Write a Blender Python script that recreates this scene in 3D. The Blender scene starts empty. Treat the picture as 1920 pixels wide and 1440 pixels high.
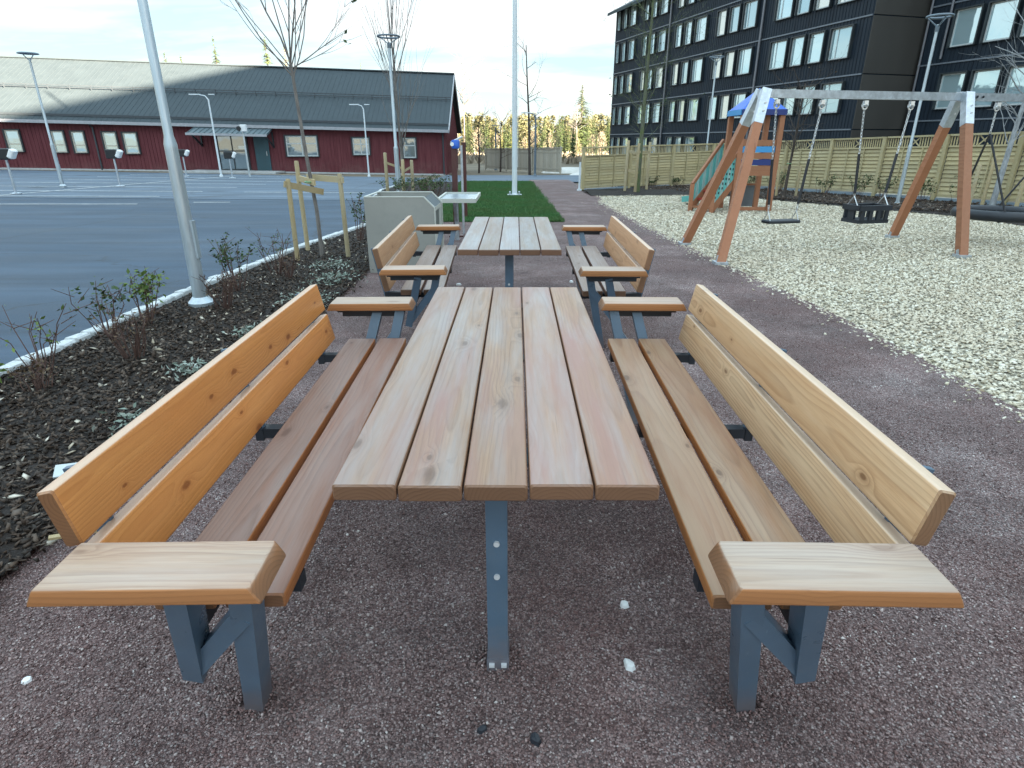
import bpy, bmesh, math, random
import numpy as np
from mathutils import Vector, Matrix
rnd = random.Random(7)
nrg = np.random.default_rng(11)
R = math.radians
S = bpy.context.scene
COL = S.collection

# ------------------------------------------------------------------ camera
cam = bpy.data.cameras.new('camera'); camo = bpy.data.objects.new('camera', cam); COL.objects.link(camo)
cam.sensor_fit = 'HORIZONTAL'; cam.sensor_width = 36.0; cam.lens = 1134.2/1920*36
cam.clip_start = 0.05; cam.clip_end = 3000
PITCH, YAW, CH = 0.3826, -0.006, 1.469
camo.location = (0, 0, CH); camo.rotation_euler = (math.pi/2-PITCH, 0, -YAW)
S.camera = camo

# ------------------------------------------------------------------ light
SUN_AZ, SUN_EL = 125.0, 9.1
SKY_STRENGTH = 0.085
S.view_settings.view_transform = 'Standard'; S.view_settings.look = 'None'
S.view_settings.exposure = 3.60; S.view_settings.gamma = 1.0
S.view_settings.use_curve_mapping = False

class H:
    """small wrapper round a node tree"""
    def __init__(s, nt): s.nt = nt
    def n(s, t, **kw):
        nd = s.nt.nodes.new(t)
        for k, v in kw.items(): setattr(nd, k, v)
        return nd
    def put(s, sock, v):
        if hasattr(v, 'is_linked') or isinstance(v, bpy.types.NodeSocket): s.nt.links.new(v, sock)
        else:
            if isinstance(v, (tuple, list)) and len(v) == 3 and sock.type == 'RGBA': v = (*v, 1)
            sock.default_value = v
    def m(s, op, a, b=0.0, c=None, clamp=False):
        nd = s.n('ShaderNodeMath', operation=op, use_clamp=clamp)
        s.put(nd.inputs[0], a); s.put(nd.inputs[1], b)
        if c is not None: s.put(nd.inputs[2], c)
        return nd.outputs[0]
    def vm(s, op, a, b=(0, 0, 0), sc=None):
        nd = s.n('ShaderNodeVectorMath', operation=op)
        s.put(nd.inputs[0], a); s.put(nd.inputs[1], b)
        if sc is not None: s.put(nd.inputs['Scale'], sc)
        return nd.outputs[1] if op in ('LENGTH', 'DISTANCE', 'DOT_PRODUCT') else nd.outputs[0]
    def mix(s, f, a, b, bt='MIX'):
        nd = s.n('ShaderNodeMix', data_type='RGBA', blend_type=bt)
        s.put(nd.inputs[0], f); s.put(nd.inputs[6], a); s.put(nd.inputs[7], b)
        return nd.outputs[2]
    def noise(s, v, sc, det=3.0, ro=0.55, dim='3D'):
        nd = s.n('ShaderNodeTexNoise', noise_dimensions=dim)
        if v is not None: s.put(nd.inputs['Vector'], v)
        nd.inputs['Scale'].default_value = sc; nd.inputs['Detail'].default_value = det; nd.inputs['Roughness'].default_value = ro
        return nd.outputs[0]
    def vor(s, v, sc, feat='F1', out='Distance', rand=1.0, dim='3D'):
        nd = s.n('ShaderNodeTexVoronoi', feature=feat, voronoi_dimensions=dim)
        s.put(nd.inputs['Vector'], v); nd.inputs['Scale'].default_value = sc; nd.inputs['Randomness'].default_value = rand
        return nd.outputs[out]
    def ramp(s, f, stops, interp='LINEAR'):
        nd = s.n('ShaderNodeValToRGB'); cr = nd.color_ramp; cr.interpolation = interp
        while len(cr.elements) < len(stops): cr.elements.new(0.5)
        for e, (p, c) in zip(cr.elements, stops):
            e.position = p; e.color = (*c, 1) if isinstance(c, (tuple, list)) else (c, c, c, 1)
        s.put(nd.inputs[0], f)
        return nd.outputs[0]
    def rng(s, f, a, b, c=0.0, d=1.0):
        nd = s.n('ShaderNodeMapRange'); s.put(nd.inputs[0], f)
        for i, v in enumerate((a, b, c, d)): nd.inputs[i+1].default_value = v
        return nd.outputs[0]
    def xyz(s, v):
        nd = s.n('ShaderNodeSeparateXYZ'); s.put(nd.inputs[0], v); return nd.outputs
    def comb(s, x, y, z):
        nd = s.n('ShaderNodeCombineXYZ')
        for i, v in enumerate((x, y, z)): s.put(nd.inputs[i], v)
        return nd.outputs[0]
    def bump(s, h, st=0.3, dist=0.01, norm=None):
        nd = s.n('ShaderNodeBump'); s.put(nd.inputs['Height'], h)
        nd.inputs['Strength'].default_value = st; nd.inputs['Distance'].default_value = dist
        if norm is not None: s.put(nd.inputs['Normal'], norm)
        return nd.outputs[0]

W = bpy.data.worlds.new('World'); S.world = W; W.use_nodes = True
wn = W.node_tree; wn.nodes.clear(); w = H(wn)
sky = w.n('ShaderNodeTexSky', sky_type='NISHITA'); sky.sun_disc = False
sky.sun_elevation = R(SUN_EL); sky.sun_rotation = R(SUN_AZ); sky.air_density = 1.0; sky.dust_density = 0.6; sky.ozone_density = 1.6
dirv = w.n('ShaderNodeTexCoord').outputs['Generated']
dx, dy, dz = w.xyz(dirv)
zz = w.m('ADD', w.m('MAXIMUM', dz, 0.0), 0.13)
cp = w.comb(w.m('DIVIDE', dx, zz), w.m('MULTIPLY', w.m('DIVIDE', dy, zz), 1.9), 0.0)
wob = w.noise(cp, 0.8, 3.0)
cl = w.noise(w.vm('ADD', cp, w.comb(w.m('MULTIPLY', wob, 1.5), wob, 3.7)), 0.62, 6.0, 0.56)
mask = w.rng(cl, 0.40, 0.60)
horizon = w.rng(dz, 0.0, 0.10, 0.75, 0.0)
mask = w.m('MAXIMUM', mask, horizon, clamp=True)
skycol = w.mix(mask, (0.60, 0.83, 0.93), (1.03, 1.05, 1.04))        # thin white cloud over pale blue
lift = w.mix(w.rng(dz, 0.16, 0.55), (1, 1, 1), (1.78, 1.98, 2.12))   # the veil brightens and turns bluer towards the zenith
skycol = w.mix(1.0, skycol, lift, 'MULTIPLY')
skycol = w.mix(1.0, skycol, w.mix(1.0, sky.outputs[0], (0.055, 0.055, 0.055), 'MULTIPLY'), 'ADD')
bg = w.n('ShaderNodeBackground'); w.put(bg.inputs[0], skycol); bg.inputs[1].default_value = SKY_STRENGTH
wo = w.n('ShaderNodeOutputWorld'); wn.links.new(bg.outputs[0], wo.inputs[0])

sl = bpy.data.lights.new('sun', 'SUN'); sl.energy = 5.0; sl.angle = R(0.53); sl.color = (1.0, 0.86, 0.66)
slo = bpy.data.objects.new('sun', sl); COL.objects.link(slo)
sd = Vector((math.sin(R(SUN_AZ))*math.cos(R(SUN_EL)), math.cos(R(SUN_AZ))*math.cos(R(SUN_EL)), math.sin(R(SUN_EL))))
slo.rotation_euler = sd.to_track_quat('Z', 'Y').to_euler(); slo.location = (20, -20, 30)

# ------------------------------------------------------------------ mesh helpers
class MB:
    def __init__(s): s.v = []; s.f = []
    def add(s, vs, fs):
        o = len(s.v); s.v += [tuple(p) for p in vs]; s.f += [tuple(i+o for i in f) for f in fs]
        return s
    def box(s, c, d, rot=None):
        hx, hy, hz = d[0]/2, d[1]/2, d[2]/2
        P = [Vector((x, y, z)) for z in (-hz, hz) for x, y in ((-hx, -hy), (hx, -hy), (hx, hy), (-hx, hy))]
        if rot is not None: P = [rot @ p for p in P]
        C = Vector(c)
        return s.add([p+C for p in P], [(3, 2, 1, 0), (4, 5, 6, 7), (0, 1, 5, 4), (1, 2, 6, 5), (2, 3, 7, 6), (3, 0, 4, 7)])
    def bar(s, a, b, wx, wy, up=(0, 0, 1)):
        """square bar from a to b"""
        a, b = Vector(a), Vector(b); d = (b-a).normalized(); u = Vector(up)
        if abs(d.dot(u)) > 0.98: u = Vector((0, 1, 0))
        x = d.cross(u).normalized(); y = x.cross(d).normalized()
        P = [p + x*sx*wx/2 + y*sy*wy/2 for p in (a, b) for sx, sy in ((-1, -1), (1, -1), (1, 1), (-1, 1))]
        return s.add(P, [(0, 1, 2, 3), (7, 6, 5, 4), (4, 5, 1, 0), (5, 6, 2, 1), (6, 7, 3, 2), (7, 4, 0, 3)])
    def tube(s, pts, rad, n=8, cap=True):
        pts = [Vector(p) for p in pts]
        if not isinstance(rad, (list, tuple)): rad = [rad]*len(pts)
        vs, fs = [], []; prev = None
        for i, p in enumerate(pts):
            d = (pts[min(i+1, len(pts)-1)] - pts[max(i-1, 0)]).normalized()
            if prev is None:
                u = Vector((0, 0, 1)) if abs(d.z) < 0.9 else Vector((1, 0, 0))
                x = d.cross(u).normalized()
            else:
                x = (prev - d*prev.dot(d)).normalized()
            prev = x; y = d.cross(x)
            for k in range(n):
                a = 2*math.pi*k/n
                vs.append(p + (x*math.cos(a) + y*math.sin(a))*rad[i])
        for i in range(len(pts)-1):
            for k in range(n):
                k2 = (k+1) % n
                fs.append((i*n+k, i*n+k2, (i+1)*n+k2, (i+1)*n+k))
        if cap:
            fs.append(tuple(range(n-1, -1, -1))); fs.append(tuple((len(pts)-1)*n+k for k in range(n)))
        return s.add(vs, fs)
    def prism(s, poly, fn, t0, t1):
        """poly of 2-d points swept from t0 to t1; fn(u, v, t) gives the point"""
        n = len(poly)
        vs = [fn(u, v, t) for t in (t0, t1) for u, v in poly]
        fs = [tuple(range(n-1, -1, -1)), tuple(range(n, 2*n))] + [(i, (i+1) % n, n+(i+1) % n, n+i) for i in range(n)]
        return s.add(vs, fs)
    def lathe(s, prof, c=(0, 0, 0), n=16):
        vs, fs = [], []
        for r, z in prof:
            for k in range(n):
                a = 2*math.pi*k/n; vs.append((c[0]+r*math.cos(a), c[1]+r*math.sin(a), c[2]+z))
        for i in range(len(prof)-1):
            for k in range(n):
                k2 = (k+1) % n; fs.append((i*n+k, i*n+k2, (i+1)*n+k2, (i+1)*n+k))
        fs.append(tuple(range(n-1, -1, -1))); fs.append(tuple((len(prof)-1)*n+k for k in range(n)))
        return s.add(vs, fs)
    def torus(s, c, r, q, n=28, m=8, rot=None):
        vs, fs = [], []
        for i in range(n):
            a = 2*math.pi*i/n
            for j in range(m):
                b = 2*math.pi*j/m
                p = Vector(((r+q*math.cos(b))*math.cos(a), (r+q*math.cos(b))*math.sin(a), q*math.sin(b)))
                if rot is not None: p = rot @ p
                vs.append(p+Vector(c))
        for i in range(n):
            for j in range(m):
                fs.append((i*m+j, ((i+1) % n)*m+j, ((i+1) % n)*m+(j+1) % m, i*m+(j+1) % m))
        return s.add(vs, fs)
    def plank(s, L, wd, t, bev=0.006, seg=2, cut=0.0):
        """plank along Y centred at the origin with eased edges; cut > 0 slopes the ends outward to the bottom"""
        def ring(ins, y0, sh):
            P = []
            b = bev + ins*0.0; hx, hz = wd/2-ins, t/2-ins
            for cx, cz, a0 in ((hx-b, hz-b, 0), (-hx+b, hz-b, 90), (-hx+b, -hz+b, 180), (hx-b, -hz+b, 270)):
                for k in range(seg+1):
                    a = R(a0+90*k/seg); x = cx+b*math.cos(a); z = cz+b*math.sin(a)
                    P.append((x, y0 + sh*(t/2-z)/t, z))
            return P
        e = bev*0.6
        rings = [ring(e, -L/2, -cut), ring(0, -L/2+e, -cut), ring(0, L/2-e, cut), ring(e, L/2, cut)]
        n = len(rings[0]); vs = [p for r_ in rings for p in r_]; fs = []
        for i in range(3):
            for k in range(n):
                k2 = (k+1) % n; fs.append((i*n+k2, i*n+k, (i+1)*n+k, (i+1)*n+k2))
        fs.append(tuple(range(n))); fs.append(tuple(3*n+k for k in range(n-1, -1, -1)))
        return s.add(vs, fs)
    def mesh(s, name, mat=None, smooth=None, fix=True):
        me = bpy.data.meshes.new(name); me.from_pydata([tuple(p) for p in s.v], [], s.f)
        if fix:
            bm = bmesh.new(); bm.from_mesh(me); bmesh.ops.recalc_face_normals(bm, faces=bm.faces); bm.to_mesh(me); bm.free()
        if smooth is not None:
            for p in me.polygons: p.use_smooth = True
            me.set_sharp_from_angle(angle=R(smooth))
        if mat: me.materials.append(mat)
        me.update(); return me

def npmesh(name, V, F, mat, smooth=False):
    """V (n,3), F (m,k) with constant k"""
    V = np.asarray(V, np.float32); F = np.asarray(F, np.int32); k = F.shape[1]
    me = bpy.data.meshes.new(name)
    me.vertices.add(len(V)); me.vertices.foreach_set('co', V.ravel())
    me.loops.add(F.size); me.loops.foreach_set('vertex_index', F.ravel())
    me.polygons.add(len(F)); me.polygons.foreach_set('loop_start', np.arange(0, F.size, k, dtype=np.int32))
    me.polygons.foreach_set('loop_total', np.full(len(F), k, np.int32))
    if smooth: me.polygons.foreach_set('use_smooth', np.ones(len(F), bool))
    me.materials.append(mat); me.update(calc_edges=True); me.validate(); return me

def obj(name, me, parent=None, loc=(0, 0, 0), rot=(0, 0, 0), kind=None, label=None, cat=None, group=None, mat=None, smooth=None):
    if isinstance(me, MB): me = me.mesh(name, mat, smooth)
    o = bpy.data.objects.new(name, me); COL.objects.link(o)
    o.location = loc; o.rotation_euler = rot
    if parent: o.parent = parent
    if kind: o['kind'] = kind
    if label: o['label'] = label
    if cat: o['category'] = cat
    if group: o['group'] = group
    return o
def thing(name, label, cat, loc=(0, 0, 0), rz=0.0, group=None):
    return obj(name, None, None, loc, (0, 0, rz), None, label, cat, group)
def dup(o, parent=None, loc=None, rz=None, label=None):
    c = o.copy(); COL.objects.link(c)
    if parent: c.parent = parent
    for ch in list(o.children): dup(ch, c)
    if loc is not None: c.location = loc
    if rz is not None: c.rotation_euler[2] = rz
    if label: c['label'] = label
    return c

def G(x, y):
    """height of the ground: level round the benches, falling gently towards the far end"""
    return -0.018*max(0.0, min(y, 60.0)-9)*min(1.0, max(0.0, (x+32)/28))
def Gv(x, y): return -0.018*np.clip(np.minimum(y, 60.0)-9, 0, None)*np.clip((x+32)/28, 0, 1)
def gp(x, y, dz=0.0): return (x, y, G(x, y)+dz)

# ------------------------------------------------------------------ materials
def mat(name):
    m_ = bpy.data.materials.new(name); m_.use_nodes = True; nt = m_.node_tree
    h = H(nt); b = nt.nodes['Principled BSDF']
    return m_, h, b
def pset(h, b, **kw):
    for k, v in kw.items(): h.put(b.inputs[k.replace('_', ' ')], v)
def ocoord(h, off=True):
    c = h.n('ShaderNodeTexCoord').outputs['Object']
    if off:
        r = h.n('ShaderNodeObjectInfo').outputs['Random']
        c = h.vm('ADD', c, h.comb(0.0, h.m('MULTIPLY', r, 37.0), h.m('MULTIPLY', r, 0.0)))
    return c

def wood(name, light, dark, grey=(0.40, 0.37, 0.35), greyamt=0.0, red=(0.36, 0.17, 0.12), redamt=0.0, knots=1.0, rough=0.55, ringf=105.0, contrast=1.0, vary=0.25, edge=None, endc=(0.17, 0.088, 0.05), cap=None, gate=0.5, kfreq=1.0):
    m_, h, b = mat(name)
    oi = h.n('ShaderNodeObjectInfo').outputs['Random']
    r2 = h.m('FRACT', h.m('MULTIPLY', oi, 17.31)); r3 = h.m('FRACT', h.m('MULTIPLY', oi, 91.7))
    c0 = h.n('ShaderNodeTexCoord').outputs['Object']
    c = h.vm('ADD', c0, h.comb(0.0, h.m('MULTIPLY', oi, 53.0), 0.0))
    x, y, z = h.xyz(c)
    # knots
    kc = h.comb(h.m('ADD', h.m('MULTIPLY', x, 6.5), h.m('MULTIPLY', r2, 9.0)), h.m('MULTIPLY', y, 2.6), 0.0)
    kv = h.n('ShaderNodeTexVoronoi', voronoi_dimensions='2D'); h.put(kv.inputs['Vector'], kc); kv.inputs['Scale'].default_value = kfreq
    kr, kg, kb = h.xyz(kv.outputs['Color'])
    kd = h.m('ADD', h.m('DIVIDE', kv.outputs['Distance'], h.m('ADD', 0.35, h.m('MULTIPLY', kg, 0.9))), h.m('MULTIPLY', h.m('GREATER_THAN', kr, gate), 2.0))
    kd = h.m('ADD', kd, h.m('MULTIPLY', h.m('SUBTRACT', h.noise(h.vm('MULTIPLY', c, (1, 0.5, 1)), 60.0, 2.0), 0.5), 0.07))
    knot = h.m('MULTIPLY', h.rng(kd, 0.05, 0.10, 1.0, 0.0), knots, clamp=True)
    kswell = h.rng(kd, 0.0, 0.42, 1.0, 0.0)
    # growth rings round an off-centre pith
    wv = h.vm('MULTIPLY', c, (1.0, 0.30, 1.0))
    n1 = h.m('SUBTRACT', h.noise(wv, 2.2, 2.0), 0.5); n2 = h.m('SUBTRACT', h.noise(h.vm('ADD', wv, (7.7, 3.1, 5.5)), 2.6, 2.0), 0.5)
    px = h.m('ADD', h.m('ADD', x, h.m('MULTIPLY', n1, 0.075)), h.m('MULTIPLY', h.m('SUBTRACT', r2, 0.5), 0.11))
    pz = h.m('ADD', h.m('ADD', z, h.m('MULTIPLY', n2, 0.06)), h.m('ADD', 0.035, h.m('MULTIPLY', r3, 0.10)))
    rr = h.m('SQRT', h.m('ADD', h.m('MULTIPLY', px, px), h.m('MULTIPLY', pz, pz)))
    rr = h.m('ADD', rr, h.m('MULTIPLY', h.m('POWER', kswell, 2.0), 0.030))
    fine = h.noise(h.vm('MULTIPLY', c, (1.0, 0.03, 1.0)), 260.0, 3.0, 0.6)
    ph = h.m('FRACT', h.m('ADD', h.m('MULTIPLY', rr, ringf), h.m('MULTIPLY', fine, 0.22)))
    late = h.m('MULTIPLY', h.m('POWER', ph, 2.6), h.rng(ph, 0.90, 1.0, 1.0, 0.0))
    fade = h.rng(h.noise(h.vm('MULTIPLY', c, (6.0, 1.0, 6.0)), 1.6, 2.0), 0.3, 0.7, 0.45, 1.0)
    late = h.m('MULTIPLY', late, fade)
    col = h.mix(h.m('MULTIPLY', late, 0.95*contrast, clamp=True), light, dark)
    col = h.mix(h.m('MULTIPLY', h.rng(fine, 0.40, 0.72), 0.42), col, dark)
    streak = h.noise(h.vm('MULTIPLY', c, (9.0, 0.5, 9.0)), 3.0, 4.0, 0.6)
    col = h.mix(h.rng(streak, 0.35, 0.70, 0.0, 0.32), col, [q*0.62 for q in light])
    if redamt > 0:
        rn = h.noise(h.vm('ADD', h.vm('MULTIPLY', c, (7.0, 0.9, 7.0)), (3.3, 8.1, 0)), 1.3, 3.0)
        col = h.mix(h.m('MULTIPLY', h.rng(h.m('ADD', rn, h.m('MULTIPLY', h.m('SUBTRACT', r3, 0.5), 0.3)), 0.34, 0.62), redamt), col, red)
    if greyamt > 0:
        gn = h.noise(h.vm('ADD', h.vm('MULTIPLY', c, (11.0, 1.0, 11.0)), (1.3, 4.1, 0)), 1.5, 5.0, 0.66)
        gcol = h.mix(h.m('MULTIPLY', late, 0.55), grey, [q*0.55 for q in grey])
        col = h.mix(h.m('MULTIPLY', h.rng(h.m('ADD', gn, h.m('MULTIPLY', h.m('SUBTRACT', r2, 0.5), 0.25)), 0.36, 0.66), greyamt), col, gcol)
    drift = h.noise(h.vm('ADD', h.vm('MULTIPLY', c, (2.5, 0.8, 2.5)), (5.1, 2.2, 0)), 1.1, 2.0)
    col = h.mix(h.rng(drift, 0.3, 0.7, 0.0, 0.38), col, [q*f for q, f in zip(light, (0.72, 0.66, 0.62))])
    check = h.noise(h.vm('MULTIPLY', c, (1.0, 0.018, 1.0)), 95.0, 2.0, 0.5)
    col = h.mix(h.rng(check, 0.70, 0.78, 0.0, 0.55), col, [q*0.5 for q in dark])
    col = h.mix(h.m('MULTIPLY', knot, 0.82), col, [dark[0]*0.45, dark[1]*0.36, dark[2]*0.32])
    col = h.mix(h.m('MULTIPLY', h.rng(kd, 0.10, 0.24, 1.0, 0.0), 0.28*knots), col, dark)
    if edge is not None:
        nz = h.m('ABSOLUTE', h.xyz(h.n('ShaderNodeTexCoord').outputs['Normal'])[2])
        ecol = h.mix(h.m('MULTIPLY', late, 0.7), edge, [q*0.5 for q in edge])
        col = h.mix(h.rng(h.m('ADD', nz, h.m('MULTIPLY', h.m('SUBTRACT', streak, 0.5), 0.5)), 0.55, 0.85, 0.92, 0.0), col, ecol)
    nx_, ny_, nz_ = h.xyz(h.n('ShaderNodeTexCoord').outputs['Normal'])
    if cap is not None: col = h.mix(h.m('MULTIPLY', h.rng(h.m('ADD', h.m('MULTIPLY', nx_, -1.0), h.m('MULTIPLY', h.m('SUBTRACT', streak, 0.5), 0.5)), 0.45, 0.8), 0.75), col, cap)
    if endc is not None: col = h.mix(h.rng(h.m('ABSOLUTE', ny_), 0.6, 0.9, 0.0, 0.88), col, h.mix(h.m('MULTIPLY', late, 0.8), endc, [q*0.5 for q in endc]))
    val = h.m('ADD', 1.0-vary/2, h.m('MULTIPLY', r3, vary))
    col = h.mix(1.0, col, h.comb(val, val, val), 'MULTIPLY')
    pset(h, b, Base_Color=col, Roughness=h.rng(streak, 0.3, 0.7, rough-0.06, rough+0.1), Specular_IOR_Level=0.35)
    hh = h.m('ADD', h.m('MULTIPLY', late, -0.6), h.m('MULTIPLY', fine, 0.6))
    pset(h, b, Normal=h.bump(hh, 0.35, 0.0015))
    return m_

M = {}
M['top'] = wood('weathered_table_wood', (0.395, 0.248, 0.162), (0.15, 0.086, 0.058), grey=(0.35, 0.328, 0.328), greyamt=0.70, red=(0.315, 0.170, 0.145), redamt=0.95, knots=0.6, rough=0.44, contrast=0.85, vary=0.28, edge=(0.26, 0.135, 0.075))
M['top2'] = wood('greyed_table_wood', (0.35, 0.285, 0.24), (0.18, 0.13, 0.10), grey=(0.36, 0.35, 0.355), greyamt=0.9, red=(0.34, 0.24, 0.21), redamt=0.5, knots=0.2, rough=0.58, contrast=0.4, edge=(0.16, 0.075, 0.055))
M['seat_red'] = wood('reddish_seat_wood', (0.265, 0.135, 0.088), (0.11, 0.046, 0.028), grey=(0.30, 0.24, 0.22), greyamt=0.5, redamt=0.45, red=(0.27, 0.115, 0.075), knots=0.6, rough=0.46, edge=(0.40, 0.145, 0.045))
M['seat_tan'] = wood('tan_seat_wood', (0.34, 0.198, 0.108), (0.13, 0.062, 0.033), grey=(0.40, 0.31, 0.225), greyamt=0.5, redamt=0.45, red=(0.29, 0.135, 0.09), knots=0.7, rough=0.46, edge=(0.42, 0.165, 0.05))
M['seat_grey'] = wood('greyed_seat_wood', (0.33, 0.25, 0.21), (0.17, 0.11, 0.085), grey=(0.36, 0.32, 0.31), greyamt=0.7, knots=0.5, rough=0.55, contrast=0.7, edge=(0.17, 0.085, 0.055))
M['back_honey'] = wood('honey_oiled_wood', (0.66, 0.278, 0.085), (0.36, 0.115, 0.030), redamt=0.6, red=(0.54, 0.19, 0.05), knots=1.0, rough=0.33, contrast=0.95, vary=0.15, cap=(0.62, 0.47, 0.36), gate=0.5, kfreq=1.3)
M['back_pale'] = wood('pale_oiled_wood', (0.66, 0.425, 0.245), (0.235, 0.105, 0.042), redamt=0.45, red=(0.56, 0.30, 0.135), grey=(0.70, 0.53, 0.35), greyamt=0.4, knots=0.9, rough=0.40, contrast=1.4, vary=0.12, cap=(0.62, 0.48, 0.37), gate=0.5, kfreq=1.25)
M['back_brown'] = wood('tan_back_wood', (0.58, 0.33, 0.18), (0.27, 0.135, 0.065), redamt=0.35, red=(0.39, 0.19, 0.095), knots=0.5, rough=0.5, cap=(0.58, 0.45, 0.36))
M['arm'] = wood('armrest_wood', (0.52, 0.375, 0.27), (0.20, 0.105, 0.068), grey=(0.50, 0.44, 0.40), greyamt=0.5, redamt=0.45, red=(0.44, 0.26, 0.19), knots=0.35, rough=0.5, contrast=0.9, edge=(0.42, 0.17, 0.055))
M['post_wood'] = wood('play_post_wood', (0.40, 0.185, 0.10), (0.20, 0.075, 0.04), redamt=0.4, red=(0.36, 0.14, 0.07), knots=0.5, rough=0.5, ringf=70, endc=None)
M['fence_wood'] = wood('pressure_treated_wood', (0.52, 0.44, 0.25), (0.28, 0.225, 0.11), grey=(0.44, 0.41, 0.29), greyamt=0.5, knots=0.6, rough=0.65, contrast=0.7, endc=None)
M['stake_wood'] = wood('stake_wood', (0.46, 0.37, 0.21), (0.26, 0.19, 0.09), grey=(0.40, 0.38, 0.30), greyamt=0.5, knots=0.6, rough=0.65, contrast=0.6, endc=None)
M['fence_far'] = wood('far_fence_wood', (0.52, 0.48, 0.40), (0.32, 0.28, 0.22), grey=(0.46, 0.45, 0.41), greyamt=0.6, knots=0.2, rough=0.7, contrast=0.6, endc=None)

def plain(name, col, rough=0.5, metal=0.0, var=0.12, sc=6.0, spec=0.5, bumpd=0.0, bsc=60.0, streaks=False, grime=None, gamt=0.0):
    m_, h, b = mat(name)
    c = ocoord(h)
    cc = h.vm('MULTIPLY', c, (1, 1, 0.15)) if streaks else c
    n = h.noise(cc, sc, 5.0, 0.6)
    lo = [q*(1-var) for q in col]; hi = [min(1, q*(1+var)) for q in col]
    cl_ = h.mix(h.rng(n, 0.3, 0.7), lo, hi)
    if grime is not None:
        cl_ = h.mix(h.m('MULTIPLY', h.rng(h.noise(cc, sc*2.3, 4.0, 0.7), 0.48, 0.72), gamt), cl_, grime)
    pset(h, b, Base_Color=cl_, Roughness=h.rng(n, 0.3, 0.7, max(0.02, rough-0.06), min(1, rough+0.08)), Metallic=metal, Specular_IOR_Level=spec)
    if bumpd > 0: pset(h, b, Normal=h.bump(h.noise(c, bsc, 3.0), 0.5, bumpd))
    return m_
M['steel_paint'] = plain('anthracite_powder_coat', (0.084, 0.132, 0.190), 0.32, 0.0, 0.10, 9.0, bumpd=0.0006, bsc=400.0, grime=(0.16, 0.17, 0.17), gamt=0.12)
def dusty(m_):
    h = H(m_.node_tree); b = m_.node_tree.nodes['Principled BSDF']; old = b.inputs['Base Color'].links[0].from_socket
    c = h.n('ShaderNodeTexCoord').outputs['Object']; z = h.xyz(c)[2]
    d = h.m('MULTIPLY', h.rng(h.m('ADD', z, h.m('MULTIPLY', h.m('SUBTRACT', h.noise(c, 22.0, 4.0, 0.7), 0.5), 0.16)), 0.02, 0.16, 1.0, 0.0), 0.6)
    sc = h.rng(h.noise(h.vm('MULTIPLY', c, (1, 1, 0.12)), 130.0, 2.0, 0.5), 0.70, 0.76, 0.0, 0.35)
    h.put(b.inputs['Base Color'], h.mix(sc, h.mix(d, old, (0.17, 0.125, 0.115)), (0.22, 0.27, 0.31)))
dusty(M['steel_paint'])
M['steel_dark'] = plain('dark_steel', (0.018, 0.022, 0.03), 0.45, 0.0)
M['zinc'] = plain('galvanised_steel', (0.50, 0.55, 0.60), 0.42, 0.75, 0.18, 14.0, grime=(0.36, 0.40, 0.45), gamt=0.6)
M['zinc_lamp'] = plain('galvanised_pole', (0.46, 0.53, 0.58), 0.40, 0.6, 0.14, 10.0, streaks=True, grime=(0.34, 0.38, 0.42), gamt=0.5)
M['white_pole'] = plain('pale_pole_paint', (0.62, 0.68, 0.72), 0.35, 0.0, 0.05, 4.0, streaks=True)
M['bolt'] = plain('bright_bolt', (0.70, 0.72, 0.74), 0.3, 0.3, 0.05)
M['lamp_dark'] = plain('lamp_head_grey', (0.13, 0.17, 0.21), 0.4, 0.3)
M['rubber'] = plain('black_rubber', (0.014, 0.018, 0.026), 0.5, 0.0, 0.2)
M['chain'] = plain('chain_steel', (0.62, 0.64, 0.66), 0.35, 0.85)
M['chain_black'] = plain('chain_sleeve', (0.02, 0.022, 0.028), 0.5)
M['bin'] = plain('grey_beige_sheet', (0.285, 0.285, 0.262), 0.5, 0.0, 0.05, 2.0, grime=(0.19, 0.20, 0.19), gamt=0.3)
M['bin_edge'] = plain('grey_beige_edge', (0.46, 0.47, 0.43), 0.4, 0.0, 0.05, 2.0)
M['bin_in'] = plain('bin_inside', (0.075, 0.095, 0.105), 0.6)
M['gym'] = plain('wine_red_post', (0.062, 0.018, 0.016), 0.42, 0.0, 0.25, 8.0, streaks=True)
M['blue_panel'] = plain('blue_panel', (0.02, 0.115, 0.52), 0.4, 0.0, 0.06)
M['navy'] = plain('navy_panel', (0.012, 0.03, 0.16), 0.4, 0.0, 0.06)
M['light_blue'] = plain('light_blue_panel', (0.045, 0.27, 0.58), 0.4, 0.0, 0.06)
M['teal'] = plain('teal_panel', (0.12, 0.42, 0.40), 0.4, 0.0, 0.06)
M['teal_pale'] = plain('pale_teal_panel', (0.30, 0.47, 0.45), 0.45, 0.0, 0.06)
M['grey_panel'] = plain('grey_panel', (0.12, 0.135, 0.15), 0.5, 0.0, 0.06)
M['red_step'] = plain('red_step', (0.36, 0.05, 0.035), 0.5)
M['white'] = plain('white_plastic', (0.72, 0.74, 0.75), 0.4, 0.0, 0.05)
M['black_plastic'] = plain('black_plastic', (0.012, 0.014, 0.017), 0.45)
M['sill'] = plain('fence_base_steel', (0.27, 0.35, 0.43), 0.4, 0.35, 0.15, 4.0, grime=(0.35, 0.37, 0.38), gamt=0.5)
M['tray'] = plain('steel_tray', (0.46, 0.52, 0.57), 0.3, 0.8, 0.08)
M['green_tie'] = plain('green_tie', (0.16, 0.30, 0.16), 0.6)
M['concrete'] = plain('pale_concrete', (0.42, 0.44, 0.45), 0.8, 0.0, 0.18, 4.0, bumpd=0.003, bsc=40.0)

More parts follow.
